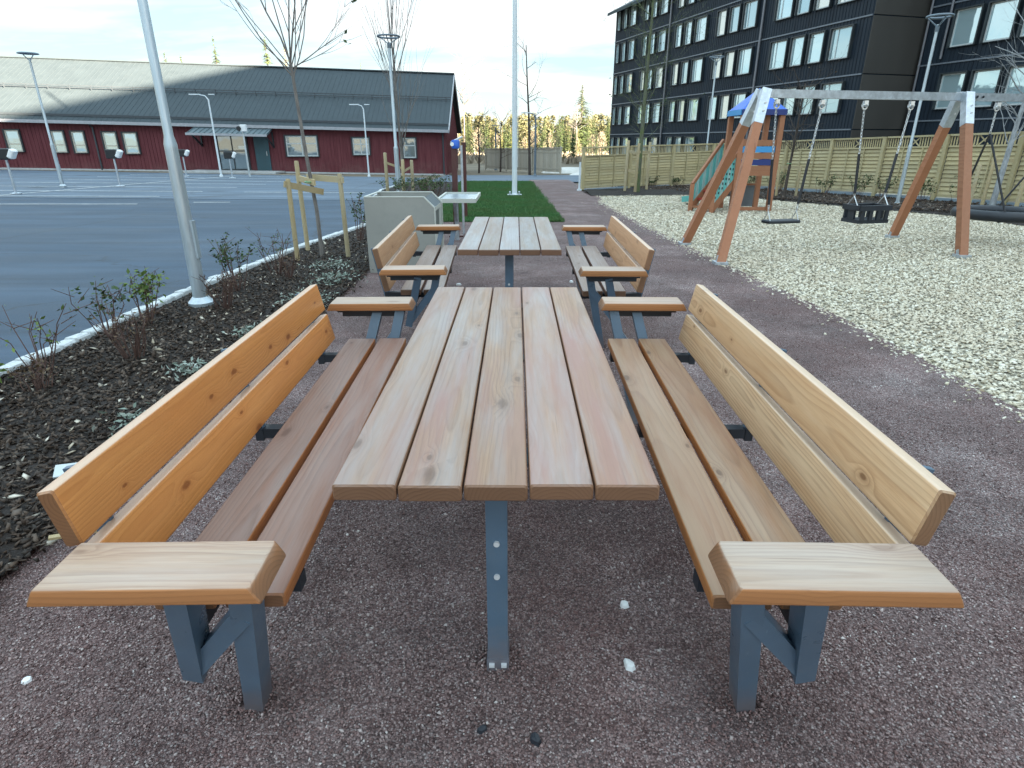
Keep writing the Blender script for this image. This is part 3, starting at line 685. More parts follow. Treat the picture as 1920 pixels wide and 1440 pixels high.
# roof slabs with ribs, ridge cap, snow guard
def slab(mb, u0, u1, v0, z0, v1, z1, t):
    a, b, c_, d = rp(u0, v0, z0), rp(u1, v0, z0), rp(u1, v1, z1), rp(u0, v1, z1); up = Vector((0, 0, t))
    mb.add([a, b, c_, d, a+up, b+up, c_+up, d+up], [(0, 1, 2, 3), (4, 5, 6, 7), (0, 1, 5, 4), (1, 2, 6, 5), (2, 3, 7, 6), (3, 0, 4, 7)])
sl_ = (RIDGE-EAVE)/(DEP/2); OV = 0.45
roof = MB(); slab(roof, -0.35, RL+.3, -OV, EAVE-OV*sl_+.06, DEP/2, RIDGE+.06, 0.08); slab(roof, -0.35, RL+.3, DEP+OV, EAVE-OV*sl_+.06, DEP/2, RIDGE+.06, 0.08)
rfo = obj('roof', roof, rb, mat=M['roof'])
mb = MB()
for i in range(int((RL+.6)/0.3)):
    u = -0.3+i*0.3
    slab(mb, u, u+0.03, -OV, EAVE-OV*sl_+.141, DEP/2, RIDGE+.141, 0.012)
obj('roof_ribs', mb, rfo, mat=M['roof'], kind='stuff')
mb = MB(); f = 0.47; v = -OV+(DEP/2+OV)*f; z = EAVE-OV*sl_+.14+(RIDGE-EAVE+OV*sl_)*f
mb.bar(rp(-.3, v, z+.14), rp(RL, v, z+.14), .05, .05); mb.bar(rp(-.3, v, z+.26), rp(RL, v, z+.26), .05, .05)
for i in range(int(RL/1.2)): mb.bar(rp(i*1.2, v, z-.02), rp(i*1.2, v, z+.3), .05, .05)
obj('snow_guard', mb, rfo, mat=M['gutter'])
mb = MB(); v = 0.0; z = EAVE+.14
mb.bar(rp(-.3, v-.1, z+.03), rp(RL, v-.1, z+.03), .05, .12)
obj('eaves_snow_rail', mb, rfo, mat=M['gutter'])
mb = MB(); mb.bar(rp(-.36, DEP/2, RIDGE+.17), rp(RL, DEP/2, RIDGE+.17), .3, .07); obj('ridge_cap', mb, rfo, mat=M['roof'])
mb = MB(); mb.bar(rp(-.38, -OV-.03, EAVE-OV*sl_+.05), rp(RL+.3, -OV-.03, EAVE-OV*sl_+.05), .05, .17); obj('gutter', mb, rb, mat=M['roof_trim'])
mb = MB(); mb.bar(rp(-.36, -OV, EAVE-OV*sl_+.03), rp(-.36, DEP/2, RIDGE+.03), .06, .22); mb.bar(rp(-.36, DEP+OV, EAVE-OV*sl_+.03), rp(-.36, DEP/2, RIDGE+.03), .06, .22); obj('verge_board', mb, rb, mat=M['roof_trim'])
mb = MB(); mb.add([rp(-.3, -OV, EAVE-OV*sl_+.04), rp(RL, -OV, EAVE-OV*sl_+.04), rp(RL, .02, EAVE-.04), rp(-.3, .02, EAVE-.04)], [(0, 1, 2, 3)]); obj('soffit', mb, rb, mat=M['gutter'])
mb = MB(); mb.bar(rp(0.0, -.05, -.5), rp(RL, -.05, -.5), .08, 1.06); obj('plinth', mb, rb, mat=M['concrete'])
for u in (0.06, 20.5):
    mb = MB(); mb.tube([rp(u, -OV+.02, EAVE-OV*sl_-.02), rp(u, -.1, EAVE-.45), rp(u, -.09, 0)], .05, 8); obj('downpipe', mb, rb, mat=M['gutter'])
mb = MB(); mb.bar(rp(0.0, -.045, 0), rp(0.0, -.045, EAVE), .16, .05); obj('corner_board', mb, rb, mat=M['red_wall'])
Rf = Matrix((Rd2.normalized(), Vector((0.1527, -0.988, 0)).normalized(), Vector((0, 0, 1)))).transposed()   # local: x along wall, y outward, z up
def win(parent, org, mtx, w_, h_, fm, gm, mull=(), trans=(), fw=0.07, proud=0.05, sill=True, name='window', rv=.05):
    """window in a wall: casing proud of the wall, pane set back inside it; local x along the wall, y outward"""
    L = lambda x, y, z: Vector(org) + mtx @ Vector((x, y, z))
    def lb(mb, x0, x1, y0, y1, z0, z1):
        p = [L(x, y, z) for z in (z0, z1) for x, y in ((x0, y0), (x1, y0), (x1, y1), (x0, y1))]
        mb.add(p, [(0, 1, 2, 3), (4, 5, 6, 7), (0, 1, 5, 4), (1, 2, 6, 5), (2, 3, 7, 6), (3, 0, 4, 7)])
    mb = MB()
    lb(mb, -w_/2, -w_/2+fw, 0, proud, 0, h_); lb(mb, w_/2-fw, w_/2, 0, proud, 0, h_)
    lb(mb, -w_/2+fw, w_/2-fw, 0, proud, 0, fw); lb(mb, -w_/2+fw, w_/2-fw, 0, proud, h_-fw, h_)
    for q in mull: lb(mb, q*w_-w_/2-fw*.45, q*w_-w_/2+fw*.45, 0, proud-.006, fw, h_-fw)
    for q in trans: lb(mb, -w_/2+fw, w_/2-fw, 0, proud-.01, q*h_-fw*.45, q*h_+fw*.45)
    wo_ = obj(name, mb, parent, mat=fm)
    mb = MB(); y = 0.014
    cuts = [0]+list(mull)+[1]; tc = [0]+list(trans)+[1]
    for a, b in zip(cuts[:-1], cuts[1:]):
        for c_, d in zip(tc[:-1], tc[1:]):
            mb = MB(); jx = rnd.uniform(-.004, .004)
            mb.add([L(a*w_-w_/2+.02, y+jx, c_*h_+.02), L(b*w_-w_/2-.02, y-jx, c_*h_+.02), L(b*w_-w_/2-.02, y-jx+.002, d*h_-.02), L(a*w_-w_/2+.02, y+jx+.002, d*h_-.02)], [(0, 1, 2, 3)])
            obj('pane', mb, wo_, mat=gm)
    if sill:
        mb = MB(); lb(mb, -w_/2-.04, w_/2+.04, 0, proud+.06, -.035, -.003); obj('sill', mb, wo_, mat=M['gutter'])
    # dark reveal board on both sides and on top
    mb = MB(); lb(mb, -w_/2-.08, -w_/2-.003, 0, proud+rv, -.03, h_+.06); lb(mb, w_/2+.003, w_/2+.08, 0, proud+rv, -.03, h_+.06); lb(mb, -w_/2-.003, w_/2+.003, 0, proud+rv, h_+.003, h_+.06)
    obj('reveal', mb, wo_, mat=M['dark_trim'])
for u, z, w_, h_, dim, mu in [(27.6, .93, .74, 1.16, 0, ()), (30.2, .93, .74, 1.16, 0, ()), (24.9, .93, .74, 1.16, 0, ()), (22.5, .93, .64, 1.16, 0, ()), (21.42, .93, .66, 1.16, 0, ()), (19.7, .93, .72, 1.16, 0, ()), (18.58, .93, .74, 1.16, 0, ()),
                         (8.78, .95, 1.86, 1.18, 1, (0.5,)), (5.2, 1.1, 1.0, 1.0, 1, (0.5,)), (2.2, .97, .78, 1.18, 1, ())]:
    win(rb, rp(u, -.03, z), Rf, w_, h_, M['frame_pale'] if not dim else M['frame_white'], M['glass'] if not dim else M['glass_dark'], mu, (0.36,) if not dim else (0.62,))
win(rb, rp(12.9, -.03, .08), Rf, 1.7, 2.0, M['dark_trim'], M['glass_dark'], (0.5,), (0.55,), sill=False, name='glazed_door')
mb = MB()
p = [rp(10.75, -.03, .06), rp(11.6, -.03, .06), rp(11.6, -.03, 2.05), rp(10.75, -.03, 2.05)]
q = [a+Vector((0.1527, -0.988, 0))*.05 for a in p]; mb.add(p+q, [(4, 5, 6, 7), (0, 1, 5, 4), (1, 2, 6, 5), (2, 3, 7, 6), (3, 0, 4, 7)])
dr = obj('door', mb, rb, mat=M['door']); mb = MB(); mb.bar(rp(10.9, -.12, .95), rp(10.9, -.12, 1.2), .03, .03); obj('handle', mb, dr, mat=M['bolt'])
# porch roof over the entrance
mb = MB(); a0, a1 = 10.35, 14.7
pts = [rp(a0, 0, 2.62), rp(a1, 0, 2.62), rp(a1+.05, -1.5, 2.16), rp(a0-.05, -1.5, 2.16), rp(a0, 0, 2.50), rp(a1, 0, 2.50), rp(a1+.05, -1.5, 2.04), rp(a0-.05, -1.5, 2.04)]
mb.add(pts, [(0, 1, 2, 3), (7, 6, 5, 4), (3, 2, 6, 7), (0, 3, 7, 4), (1, 5, 6, 2)]); pr = obj('porch_roof', mb, rb, mat=M['porch'])
mb = MB()
for i in range(15): u = a0+.1+i*.3; slab(mb, u, u+.03, -1.5, 2.162, 0, 2.622, .03)
obj('porch_ribs', mb, pr, mat=M['porch'], kind='stuff')
mb = MB(); mb.bar(rp(a0-.08, -1.53, 2.1), rp(a1+.08, -1.53, 2.1), .05, .13); obj('porch_gutter', mb, pr, mat=M['roof_trim'])
for u in (a0+.1, a1-.1):
    mb = MB(); mb.bar(rp(u, -.05, 1.45), rp(u, -1.2, 2.06), .08, .08); mb.bar(rp(u, -.05, 1.4), rp(u, -.05, 2.3), .08, .08); obj('porch_bracket', mb, pr, mat=M['dark_trim'])
mb = MB(); pts = [rp(a0-.4, -1.9, -.02), rp(a1+.4, -1.9, -.02), rp(a1+.4, -.1, -.02), rp(a0-.4, -.1, -.02)]; mb.add(pts+[p+Vector((0, 0, .1)) for p in pts], [(4, 5, 6, 7), (0, 1, 5, 4), (1, 2, 6, 5), (2, 3, 7, 6), (3, 0, 4, 7)]); obj('entrance_step', mb, rb, mat=M['concrete'])

# ------------------------------------------------------------------ the black apartment block
BAZ = R(16.3); B0 = Vector((9.79, 68.16, 0)); Bt = Vector((math.sin(BAZ), -math.cos(BAZ), 0)); Br = Vector((math.cos(BAZ), math.sin(BAZ), 0))   # Bt along the facade towards us, Br into the depth
Bm = Matrix((-Bt, -Br, Vector((0, 0, 1)))).transposed()
def block(name, label, t0, t1, off, dep, eave, ridge, lines, over_l, over_r):
    o = thing(name, label, 'building', B0)
    P_ = lambda t, r_, z: Bt*t + Br*r_ + Vector((0, 0, z))
    mb = MB()
    zb = -2.0
    pts = [P_(t0, off, zb), P_(t1, off, zb), P_(t1, off, eave), P_(t0, off, eave), P_(t0, off+dep, zb), P_(t1, off+dep, zb), P_(t1, off+dep, eave), P_(t0, off+dep, eave), P_(t0, off+dep/2, ridge-.15), P_(t1, off+dep/2, ridge-.15)]
    mb.add(pts, [(0, 1, 2, 3), (5, 4, 7, 6), (0, 3, 8, 7, 4), (1, 5, 6, 9, 2)])
    obj('wall', mb, o, mat=M['black_wall'])
    mb = MB(); s_ = (ridge-eave)/(dep/2); ov = 0.75
    for a, b in ((-ov, dep/2), (dep+ov, dep/2)):
        za = eave-ov*s_
        q = [P_(t0-over_l, off+a, za), P_(t1+over_r, off+a, za), P_(t1+over_r, off+b, ridge), P_(t0-over_l, off+b, ridge)]
        mb.add(q+[p+Vector((0, 0, .25)) for p in q], [(0, 1, 2, 3), (4, 5, 6, 7), (0, 1, 5, 4), (1, 2, 6, 5), (2, 3, 7, 6), (3, 0, 4, 7)])
    obj('roof', mb, o, mat=M['roof'])
    for z in lines:
        mb = MB(); mb.bar(P_(t0+.02, off-.03, z), P_(t1-.02, off-.03, z), .06, .075); obj('floor_band', mb, o, mat=M['band'])
    mb = MB(); k = int((min(t1, t0+48)-t0)/0.24)
    for i in range(k):
        t = t0+.12+i*.24
        mb.add([P_(t-.03, off-.022, zb), P_(t+.03, off-.022, zb), P_(t+.03, off-.022, eave), P_(t-.03, off-.022, eave), P_(t-.03, off+.01, zb), P_(t+.03, off+.01, zb), P_(t+.03, off+.01, eave), P_(t-.03, off+.01, eave)], [(0, 1, 2, 3), (0, 3, 7, 4), (1, 5, 6, 2)])
    obj('cover_boards', mb, o, mat=M['black_wall'], kind='stuff')
    return o, P_
FL = 2.8
bA, PA = block('apartment_block', 'black clad apartment block with rows of pale framed windows beyond the fence', 0, 32.4, 0, 13.0, 13.1, 16.2, [2.05+FL*k for k in range(4)], 0.5, 0.1)
layA = [(.95, .85, 0), (2.35, .9, 0), (4.0, 1.45, 1), (6.65, 1.0, 0), (8.1, 1.0, 0), (9.8, 1.5, 1), (12.5, 1.1, 0), (14.0, 1.15, 0), (15.8, 1.7, 1), (18.5, 1.25, 0), (20.05, 1.25, 0), (21.8, 1.65, 1), (25.25, 1.75, 1), (27.0, 1.3, 0), (28.6, 1.35, 0), (30.5, 1.8, 1)]
for fl in range(-1, 4):
    zs = 2.97+FL*fl
    for t, w_, dbl in layA:
        if fl == -1 and t > 18: continue
        h_ = 1.56
        win(bA, PA(t, -.03, zs), Bm, w_*.86, h_, M['frame_white'], M['glass'] if rnd.random() < .62 else M['glass_b'] if rnd.random() < .6 else M['glass_c'], (0.70,) if dbl else (), (), 0.06, 0.05, sill=True, rv=.13)
for t in (10.95, 23.2):
    mb = MB(); mb.tube([PA(t, -.14, -1.5), PA(t, -.14, 13.0)], .075, 8); obj('downpipe', mb, bA, mat=M['pipe'])
mb = MB()    # sheet clad end wall with dark joints
for a, b in ((-2.0, 2.02), (2.08, 4.82), (4.88, 7.62), (7.68, 10.42), (10.48, 13.2)):
    mb = MB(); q = [PA(32.4, .02, a), PA(32.4, 12.9, a), PA(32.4, 12.9, b), PA(32.4, .02, b)]; d_ = Bt*.05
    mb.add(q+[p+d_ for p in q], [(4, 5, 6, 7), (0, 1, 5, 4), (1, 2, 6, 5), (2, 3, 7, 6), (3, 0, 4, 7)]); obj('end_panel', mb, bA, mat=M['end_wall'])
bB, PB = block('apartment_block', 'near wing of the black apartment block with tall windows at the right edge', 32.6, 112, 3.5, 13.0, 13.9, 16.9, [5.28+FL*k for k in (-1, 0, 1, 2)], 0.0, 0.5)
for fl in range(0, 4):
    zs = 3.05+(2.95 if fl == 1 else FL*1.05*fl)
    for t in (35.05, 36.85, 38.65, 40.4, 42.5, 44.2, 46.2, 49.0, 50.8, 52.8, 55.6, 57.4, 59.4, 62.2, 64.0):
        win(bB, PB(t, 3.5-.03, zs), Bm, 1.40, 1.68, M['frame_white'], M['glass'], (), (), 0.07, 0.05, rv=.14)
mb = MB(); mb.tube([PB(32.75, 3.40, -1.5), PB(32.75, 3.40, 13.7)], .06, 8); obj('downpipe', mb, bB, mat=M['pipe'])
mb = MB(); mb.tube([PB(34.0, 3.38, 5.5), PB(34.0, 3.38, 13.7)], .06, 8); obj('downpipe', mb, bB, mat=M['pipe'])

# ------------------------------------------------------------------ playground fence: panels of overlapping boards with a slatted top
pk = {}
def shared(key, fn):
    if key not in pk: pk[key] = fn()
    return pk[key]
def fence_run(name, label, o, u, n, n_pan, pitch, first, htop, sill_h):
    """o start, u direction, n to the playground side; first = distance of the first post"""
    root = thing(name, label, 'fence', (o.x, o.y, 0))
    ang = math.atan2(u.y, u.x)
    flip = 1 if Vector((-u.y, u.x)).dot(n) > 0 else -1
    def loc(t, d=0.0, z=0.0):
        p = u*t + n*d; q = o+p
        return (p.x, p.y, G(q.x, q.y)+z)
    for i in range(n_pan+1):
        t = first+i*pitch; h_ = htop(t)
        mb = MB(); mb.box((0, 0, h_/2-.04), (.10, .10, h_+.04)); mb.box((0, 0, h_-.005), (.12, .12, .03))
        obj('post', mb, root, loc(t, 0.045), (0, 0, ang), mat=M['fence_wood'])
    for i in range(n_pan):
        t0 = first+i*pitch+.06; t1 = first+(i+1)*pitch-.06; h0, h1 = htop(t0), htop(t1); Lp = t1-t0
        g0, g1 = loc(t0)[2], loc(t1)[2]; hm = (h0+h1)/2
        slope = math.atan2((g1+h1)-(g0+h0), Lp); mid = loc((t0+t1)/2)
        cen = lambda z, d=0.0: (mid[0]+n.x*d, mid[1]+n.y*d, (g0+g1)/2+z)
        key = round(Lp, 2)
        def pl(w_, t_, L=Lp): 
            def f():
                mb = MB(); mb.box((0, 0, 0), (L, t_, w_)); return mb.mesh('rail', M['fence_wood'])
            return shared(('r', key, w_, t_), f)
        rot = (0, -slope, ang)
        obj('top_rail', pl(.05, .10), root, cen(hm-.01), rot); obj('mid_rail', pl(.045, .06), root, cen(hm-.30), rot); obj('bottom_rail', pl(.05, .06), root, cen(sill_h+.05), rot)
        nb = 11; zz0, zz1 = sill_h+.085, hm-.325; st = (zz1-zz0)/nb
        def brd():
            mb = MB(); mb.box((0, 0, 0), (Lp-.02, .018, st*1.10)); return mb.mesh('board', M['fence_wood'])
        me = shared(('b', key, round(st, 3)), brd)
        for k in range(nb):
            obj('board', me, root, cen(zz0+st*(k+.5)+rnd.uniform(-.004, .004), .004*flip), (0.34*flip, -slope, ang))
        def bat():
            mb = MB(); mb.box((0, 0, 0), (.035, .02, zz1-zz0+.04)); return mb.mesh('batten', M['fence_wood'])
        for f in (1/3, 2/3): 
            p = loc(t0+Lp*f, .045); obj('batten', shared(('t', round(zz1-zz0, 2)), bat), root, (p[0], p[1], (g0+g1)/2+(zz0+zz1)/2), (0, 0, ang))
        # slatted strip with a small cross in the middle
        mb = MB(); zc = hm-.155
        for k in range(int(Lp/.075)+1):
            x = -Lp/2+.03+k*.075
            if abs(x) > .14 and x < Lp/2: mb.box((x, 0, 0), (.032, .016, .25))
        obj('slats', mb, root, cen(zc), rot, kind='stuff', mat=M['fence_wood'])
        for sg in (1, -1):
            mb = MB(); mb.bar((-.12, .002*sg, -.115*sg), (.12, .002*sg, .115*sg), .03, .016, (0, 1, 0)); obj('cross_slat', mb, root, cen(zc), rot, mat=M['fence_wood'])
        mb = MB(); mb.box((0, 0, 0), (Lp+.12, .07, sill_h)); obj('base_beam', mb, root, cen(sill_h/2-.01, .01), rot, mat=M['sill'])
    return root
fence_run('panel_fence', 'green tinted board fence with slatted top behind the swings, running out at the right', fC, fU, fN, 10, 1.85, 0.62, lambda t: 1.66+0.012*t, 0.15)
fence_run('panel_fence', 'short board fence section behind the young staked tree, left of the play tower', fL, fLU, fLN, 3, 2.22, 0.06, lambda t: 1.50+0.026*t, 0.08)
p = gp(2.36, 23.6); mb = MB(); mb.tube([(0, 0, -.1), (0, 0, 1.0)], .035, 8); mb.box((0, 0, .02), (.16, .16, .08))
obj('corner_post', mb, None, p, label='thin white post standing at the left end of the short board fence', cat='post', mat=M['white_pole'])

# far fence of upright boards beyond the lawn
a, b = Vector((3.05, 43.1)), Vector((-2.5, 54.2)); u = (b-a).normalized(); ff = thing('board_fence', 'distant pale board fence of upright boards behind the flagpole', 'fence', (a.x, a.y, 0))
L = (b-a).length; n = Vector((-u.y, u.x)) if Vector((-u.y, u.x)).y < 0 else Vector((u.y, -u.x))
me = None; mb = MB(); mb.box((0, 0, 0), (.21, .03, 1.5)); bme = mb.mesh('board', M['fence_far'])
t = 0.1
while t < L:
    p = u*t; q = a+p
    if not (7.0 < t < 7.6): obj('board', bme, ff, (p.x, p.y, G(q.x, q.y)+.85+rnd.uniform(-.01, .01)), (0, 0, math.atan2(u.y, u.x)))
    t += 0.235
for z in (.3, 1.35):
    mb = MB(); mb.bar((0, 0, G(a.x, a.y)+z), (u.x*L, u.y*L, G(b.x, b.y)+z), .06, .08); obj('rail', mb, ff, mat=M['fence_far'])
mb = MB(); mb.bar((0, 0, G(a.x, a.y)+1.64), (u.x*L, u.y*L, G(b.x, b.y)+1.64), .14, .06); obj('cap', mb, ff, mat=M['fence_far'])
for t in (0, 4.2, 8.4, L):
    p = u*t; mb = MB(); mb.box((0, 0, .85), (.12, .12, 1.75)); obj('post', mb, ff, (p.x+n.x*.07, p.y+n.y*.07, G(a.x+p.x, a.y+p.y)), mat=M['fence_far'])

# ------------------------------------------------------------------ picnic tables
def plank_mesh(key, L, wd, t, m_, bev=.007, cut=0.0):
    def f():
        mb = MB(); mb.plank(L, wd, t, bev, 3, cut); return mb.mesh('plank', m_, 35)
    return shared(('pl', key, L, wd, t), f)
def make_table(cx, cy, m_, label):
    t = thing('picnic_table', label, 'table', (cx, cy, 0), 0, 'wooden picnic tables')
    for i in range(5):
        me = plank_mesh(('top', m_.name, i), 2.0+rnd.uniform(-.004, .004), .145, .042, m_)
        obj('plank', me, t, ((i-2)*.150, rnd.uniform(-.003, .003), .745-.021+rnd.uniform(-.0012, .0012)), (0, rnd.uniform(-.004, .004), 0))
    for sy in (-1, 1):
        mb = MB(); mb.box((-.006, sy*.78, .34), (.058, .085, .70)); p = obj('post', mb, t, mat=M['steel_paint'])
        bm = MB(); bm.box((-.006, sy*.78, .02), (.066, .094, .045)); obj('foot_collar', bm, p, mat=M['steel_paint'])
        for z in (.345, .455):
            b_ = MB(); b_.tube([(-.006, sy*(.78+.0425), z), (-.006, sy*(.78+.0485), z)], .0085, 10); obj('bolt', b_, p, mat=M['bolt'])
        for x in (-.024, .012):
            b_ = MB(); b_.box((x, sy*(.78+.050), .026), (.016, .012, .010)); obj('bolt', b_, p, mat=M['bolt'])
        mb = MB(); mb.box((0, sy*.78, .697), (.66, .09, .010)); obj('bracket', mb, t, mat=M['steel_paint'])
    mb = MB(); mb.box((0, 0, .665), (.05, 1.5, .05)); obj('beam', mb, t, mat=M['steel_paint'])
    mb = MB(); mb.box((0, 0, .697), (.66, .06, .010)); obj('bracket', mb, t, mat=M['steel_paint'])
    return t
make_table(-.044, 2.183, M['top'], 'near weathered plank table with five boards in the foreground')
make_table(-.044, 5.37, M['top2'], 'far greyed plank table standing beyond the foreground table')

# ------------------------------------------------------------------ benches; local x runs from the seat front to the back, y along the seat
LEAN = R(12)
def make_bench(cx, cy, rz, mats, label, ends=True):
    t = thing('park_bench', label, 'bench', (cx, cy, 0), rz, 'wooden benches at the picnic tables')
    s1, s2, b1, b2, am = mats
    LB = 2.02
    for x, m_, nm in ((.0725, s1, 'seat_plank'), (.2395, s2, 'seat_plank')):
        obj(nm, plank_mesh((nm, m_.name, round(x, 2), label), LB, .145, .042, m_), t, (x, rnd.uniform(-.004, .004), .465-.021))
    bx, bz = math.sin(LEAN), math.cos(LEAN)
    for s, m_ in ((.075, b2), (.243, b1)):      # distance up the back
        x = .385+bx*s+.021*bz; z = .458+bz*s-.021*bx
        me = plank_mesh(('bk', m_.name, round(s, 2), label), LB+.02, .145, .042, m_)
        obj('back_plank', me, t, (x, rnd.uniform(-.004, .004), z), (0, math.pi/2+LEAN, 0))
    for sy in (-1, 1):
        # armrest lies across the end of the seat
        me = plank_mesh(('arm', am.name, sy, label), .425, .158, .042, am, .006, .022)
        a = obj('armrest', me, t, (.192, sy*1.125, .65-.021), (0, 0, math.pi/2))
        mb = MB(); mb.box((.19, sy*1.125, .600), (.37, .10, .012)); mb.box((.19, sy*1.125, .58), (.33, .05, .03)); obj('arm_bracket', mb, t, mat=M['steel_dark'])
        mb = MB(); mb.bar((.212, sy*1.045, .40), (.212, sy*.88, .40), .04, .04); obj('seat_bracket', mb, t, mat=M['steel_dark'])
        # N shaped leg frame
        A1, A0 = Vector((.160, sy*1.125, .595)), Vector((.266, sy*.975, .205))
        B1, B0_ = Vector((.035, sy*1.105, .595)), Vector((.168, sy*.905, .0))
        leg = MB(); leg.bar(B0_, B1, .050, .066, (0, 1, 0)); lo = obj('leg', leg, t, mat=M['steel_paint'])
        ar = MB(); ar.bar(A0-(A1-A0).normalized()*.01, A1, .050, .066, (0, 1, 0)); obj('leg', ar, t, mat=M['steel_paint'])
        q = B0_.lerp(B1, .81); dg = MB(); dg.bar(A0+Vector((.0, sy*.002, .012)), q+Vector((0, sy*.002, 0)), .047, .062, (0, 1, 0)); obj('leg_brace', dg, t, mat=M['steel_paint'])
    for y in (-.88, 0.0, .88):
        mb = MB(); mb.box((.21, y, .402), (.42, .045, .04)); obj('crossbar', mb, t, mat=M['steel_dark'])
        mb = MB(); mb.bar((.428, y, .395), (.428+bx*.36, y, .395+bz*.36), .045, .016, (0, 1, 0)); obj('back_support', mb, t, mat=M['steel_paint'])
        mb = MB(); mb.box((.428, y, .398), (.03, .05, .05)); obj('end_cap', mb, t, mat=M['steel_dark'])
    return t
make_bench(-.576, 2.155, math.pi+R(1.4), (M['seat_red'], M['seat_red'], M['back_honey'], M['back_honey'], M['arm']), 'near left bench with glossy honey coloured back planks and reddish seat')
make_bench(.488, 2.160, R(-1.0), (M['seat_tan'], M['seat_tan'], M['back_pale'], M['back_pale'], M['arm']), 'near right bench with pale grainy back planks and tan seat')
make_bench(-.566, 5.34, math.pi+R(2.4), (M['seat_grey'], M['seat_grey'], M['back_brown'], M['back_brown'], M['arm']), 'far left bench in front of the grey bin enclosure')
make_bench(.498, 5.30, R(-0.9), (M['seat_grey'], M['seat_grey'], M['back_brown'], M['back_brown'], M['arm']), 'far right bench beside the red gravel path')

# ------------------------------------------------------------------ grey waste bin enclosure behind the far left bench
t = thing('bin_enclosure', 'grey beige sheet metal bin enclosure with cut corner behind the far left bench', 'bin enclosure', (-1.34, 7.575, 0))
x0, x1, y0, y1, hT, ch = -.40, .40, -.375, .375, .865, .115
def shell(y):
    return [(x0, y, -.02), (x1, y, -.02), (x1, y, hT-ch), (x1-ch, y, hT), (x0, y, hT)]
mb = MB()
for ya, yb in ((y0, y0+.03), (y1-.03, y1)):
    a, b = shell(ya), shell(yb); mb = MB(); mb.add(a+b, [(0, 1, 2, 3, 4), (9, 8, 7, 6, 5)]+[(i, (i+1) % 5, 5+(i+1) % 5, 5+i) for i in range(5)]); obj('side_panel', mb, t, mat=M['bin'])
mb = MB(); mb.box((x0+.015, 0, hT/2-.012), (.03, y1-y0-.064, hT-.02)); obj('back_panel', mb, t, mat=M['bin'])
mb = MB(); mb.box((0, 0, .42), (.74, .66, .02)); obj('inner_shelf', mb, t, mat=M['bin_in'])
# front with two openings
for z0, z1 in ((0, .06), (.30, .46), (.70, hT-ch)):
    mb = MB(); mb.box((x1-.015, 0, (z0+z1)/2), (.026, y1-y0-.064, z1-z0-.002)); obj('front_panel', mb, t, mat=M['bin_edge'])
for y in (y0+.06, y1-.06):
    mb = MB(); mb.box((x1-.015, y, .38), (.024, .056, .74)); obj('front_stile', mb, t, mat=M['bin_edge'])
mb = MB(); mb.bar((x1-.012, 0, hT-ch-.004), (x1-ch-.004, 0, hT-.016), .02, y1-y0-.066, (0, 1, 0)); 
mb = MB(); mb.add([(x1-.004, y0+.033, hT-ch), (x1-.004, y1-.033, hT-ch), (x1-ch, y1-.033, hT-.006), (x1-ch, y0+.033, hT-.006), (x1-.02, y0+.033, hT-ch-.012), (x1-.02, y1-.033, hT-ch-.012), (x1-ch-.014, y1-.033, hT-.02), (x1-ch-.014, y0+.033, hT-.02)], [(0, 1, 2, 3), (7, 6, 5, 4), (0, 3, 7, 4), (1, 5, 6, 2), (0, 4, 5, 1), (3, 2, 6, 7)]); obj('sloped_panel', mb, t, mat=M['bin_in'])
mb = MB()
for ya in (y0+.015, y1-.015):
    mb.bar((x0, ya, hT+.006), (x1-ch, ya, hT+.006), .036, .012); mb.bar((x1-ch, ya, hT+.006), (x1+.004, ya, hT-ch+.002), .036, .012); mb.bar((x1+.006, ya, hT-ch), (x1+.006, ya, .0), .012, .034, (0, 1, 0))
mb.bar((x0+.015, y0+.034, hT+.006), (x0+.015, y1-.034, hT+.006), .034, .012)
obj('edge_trim', mb, t, mat=M['bin_edge'])

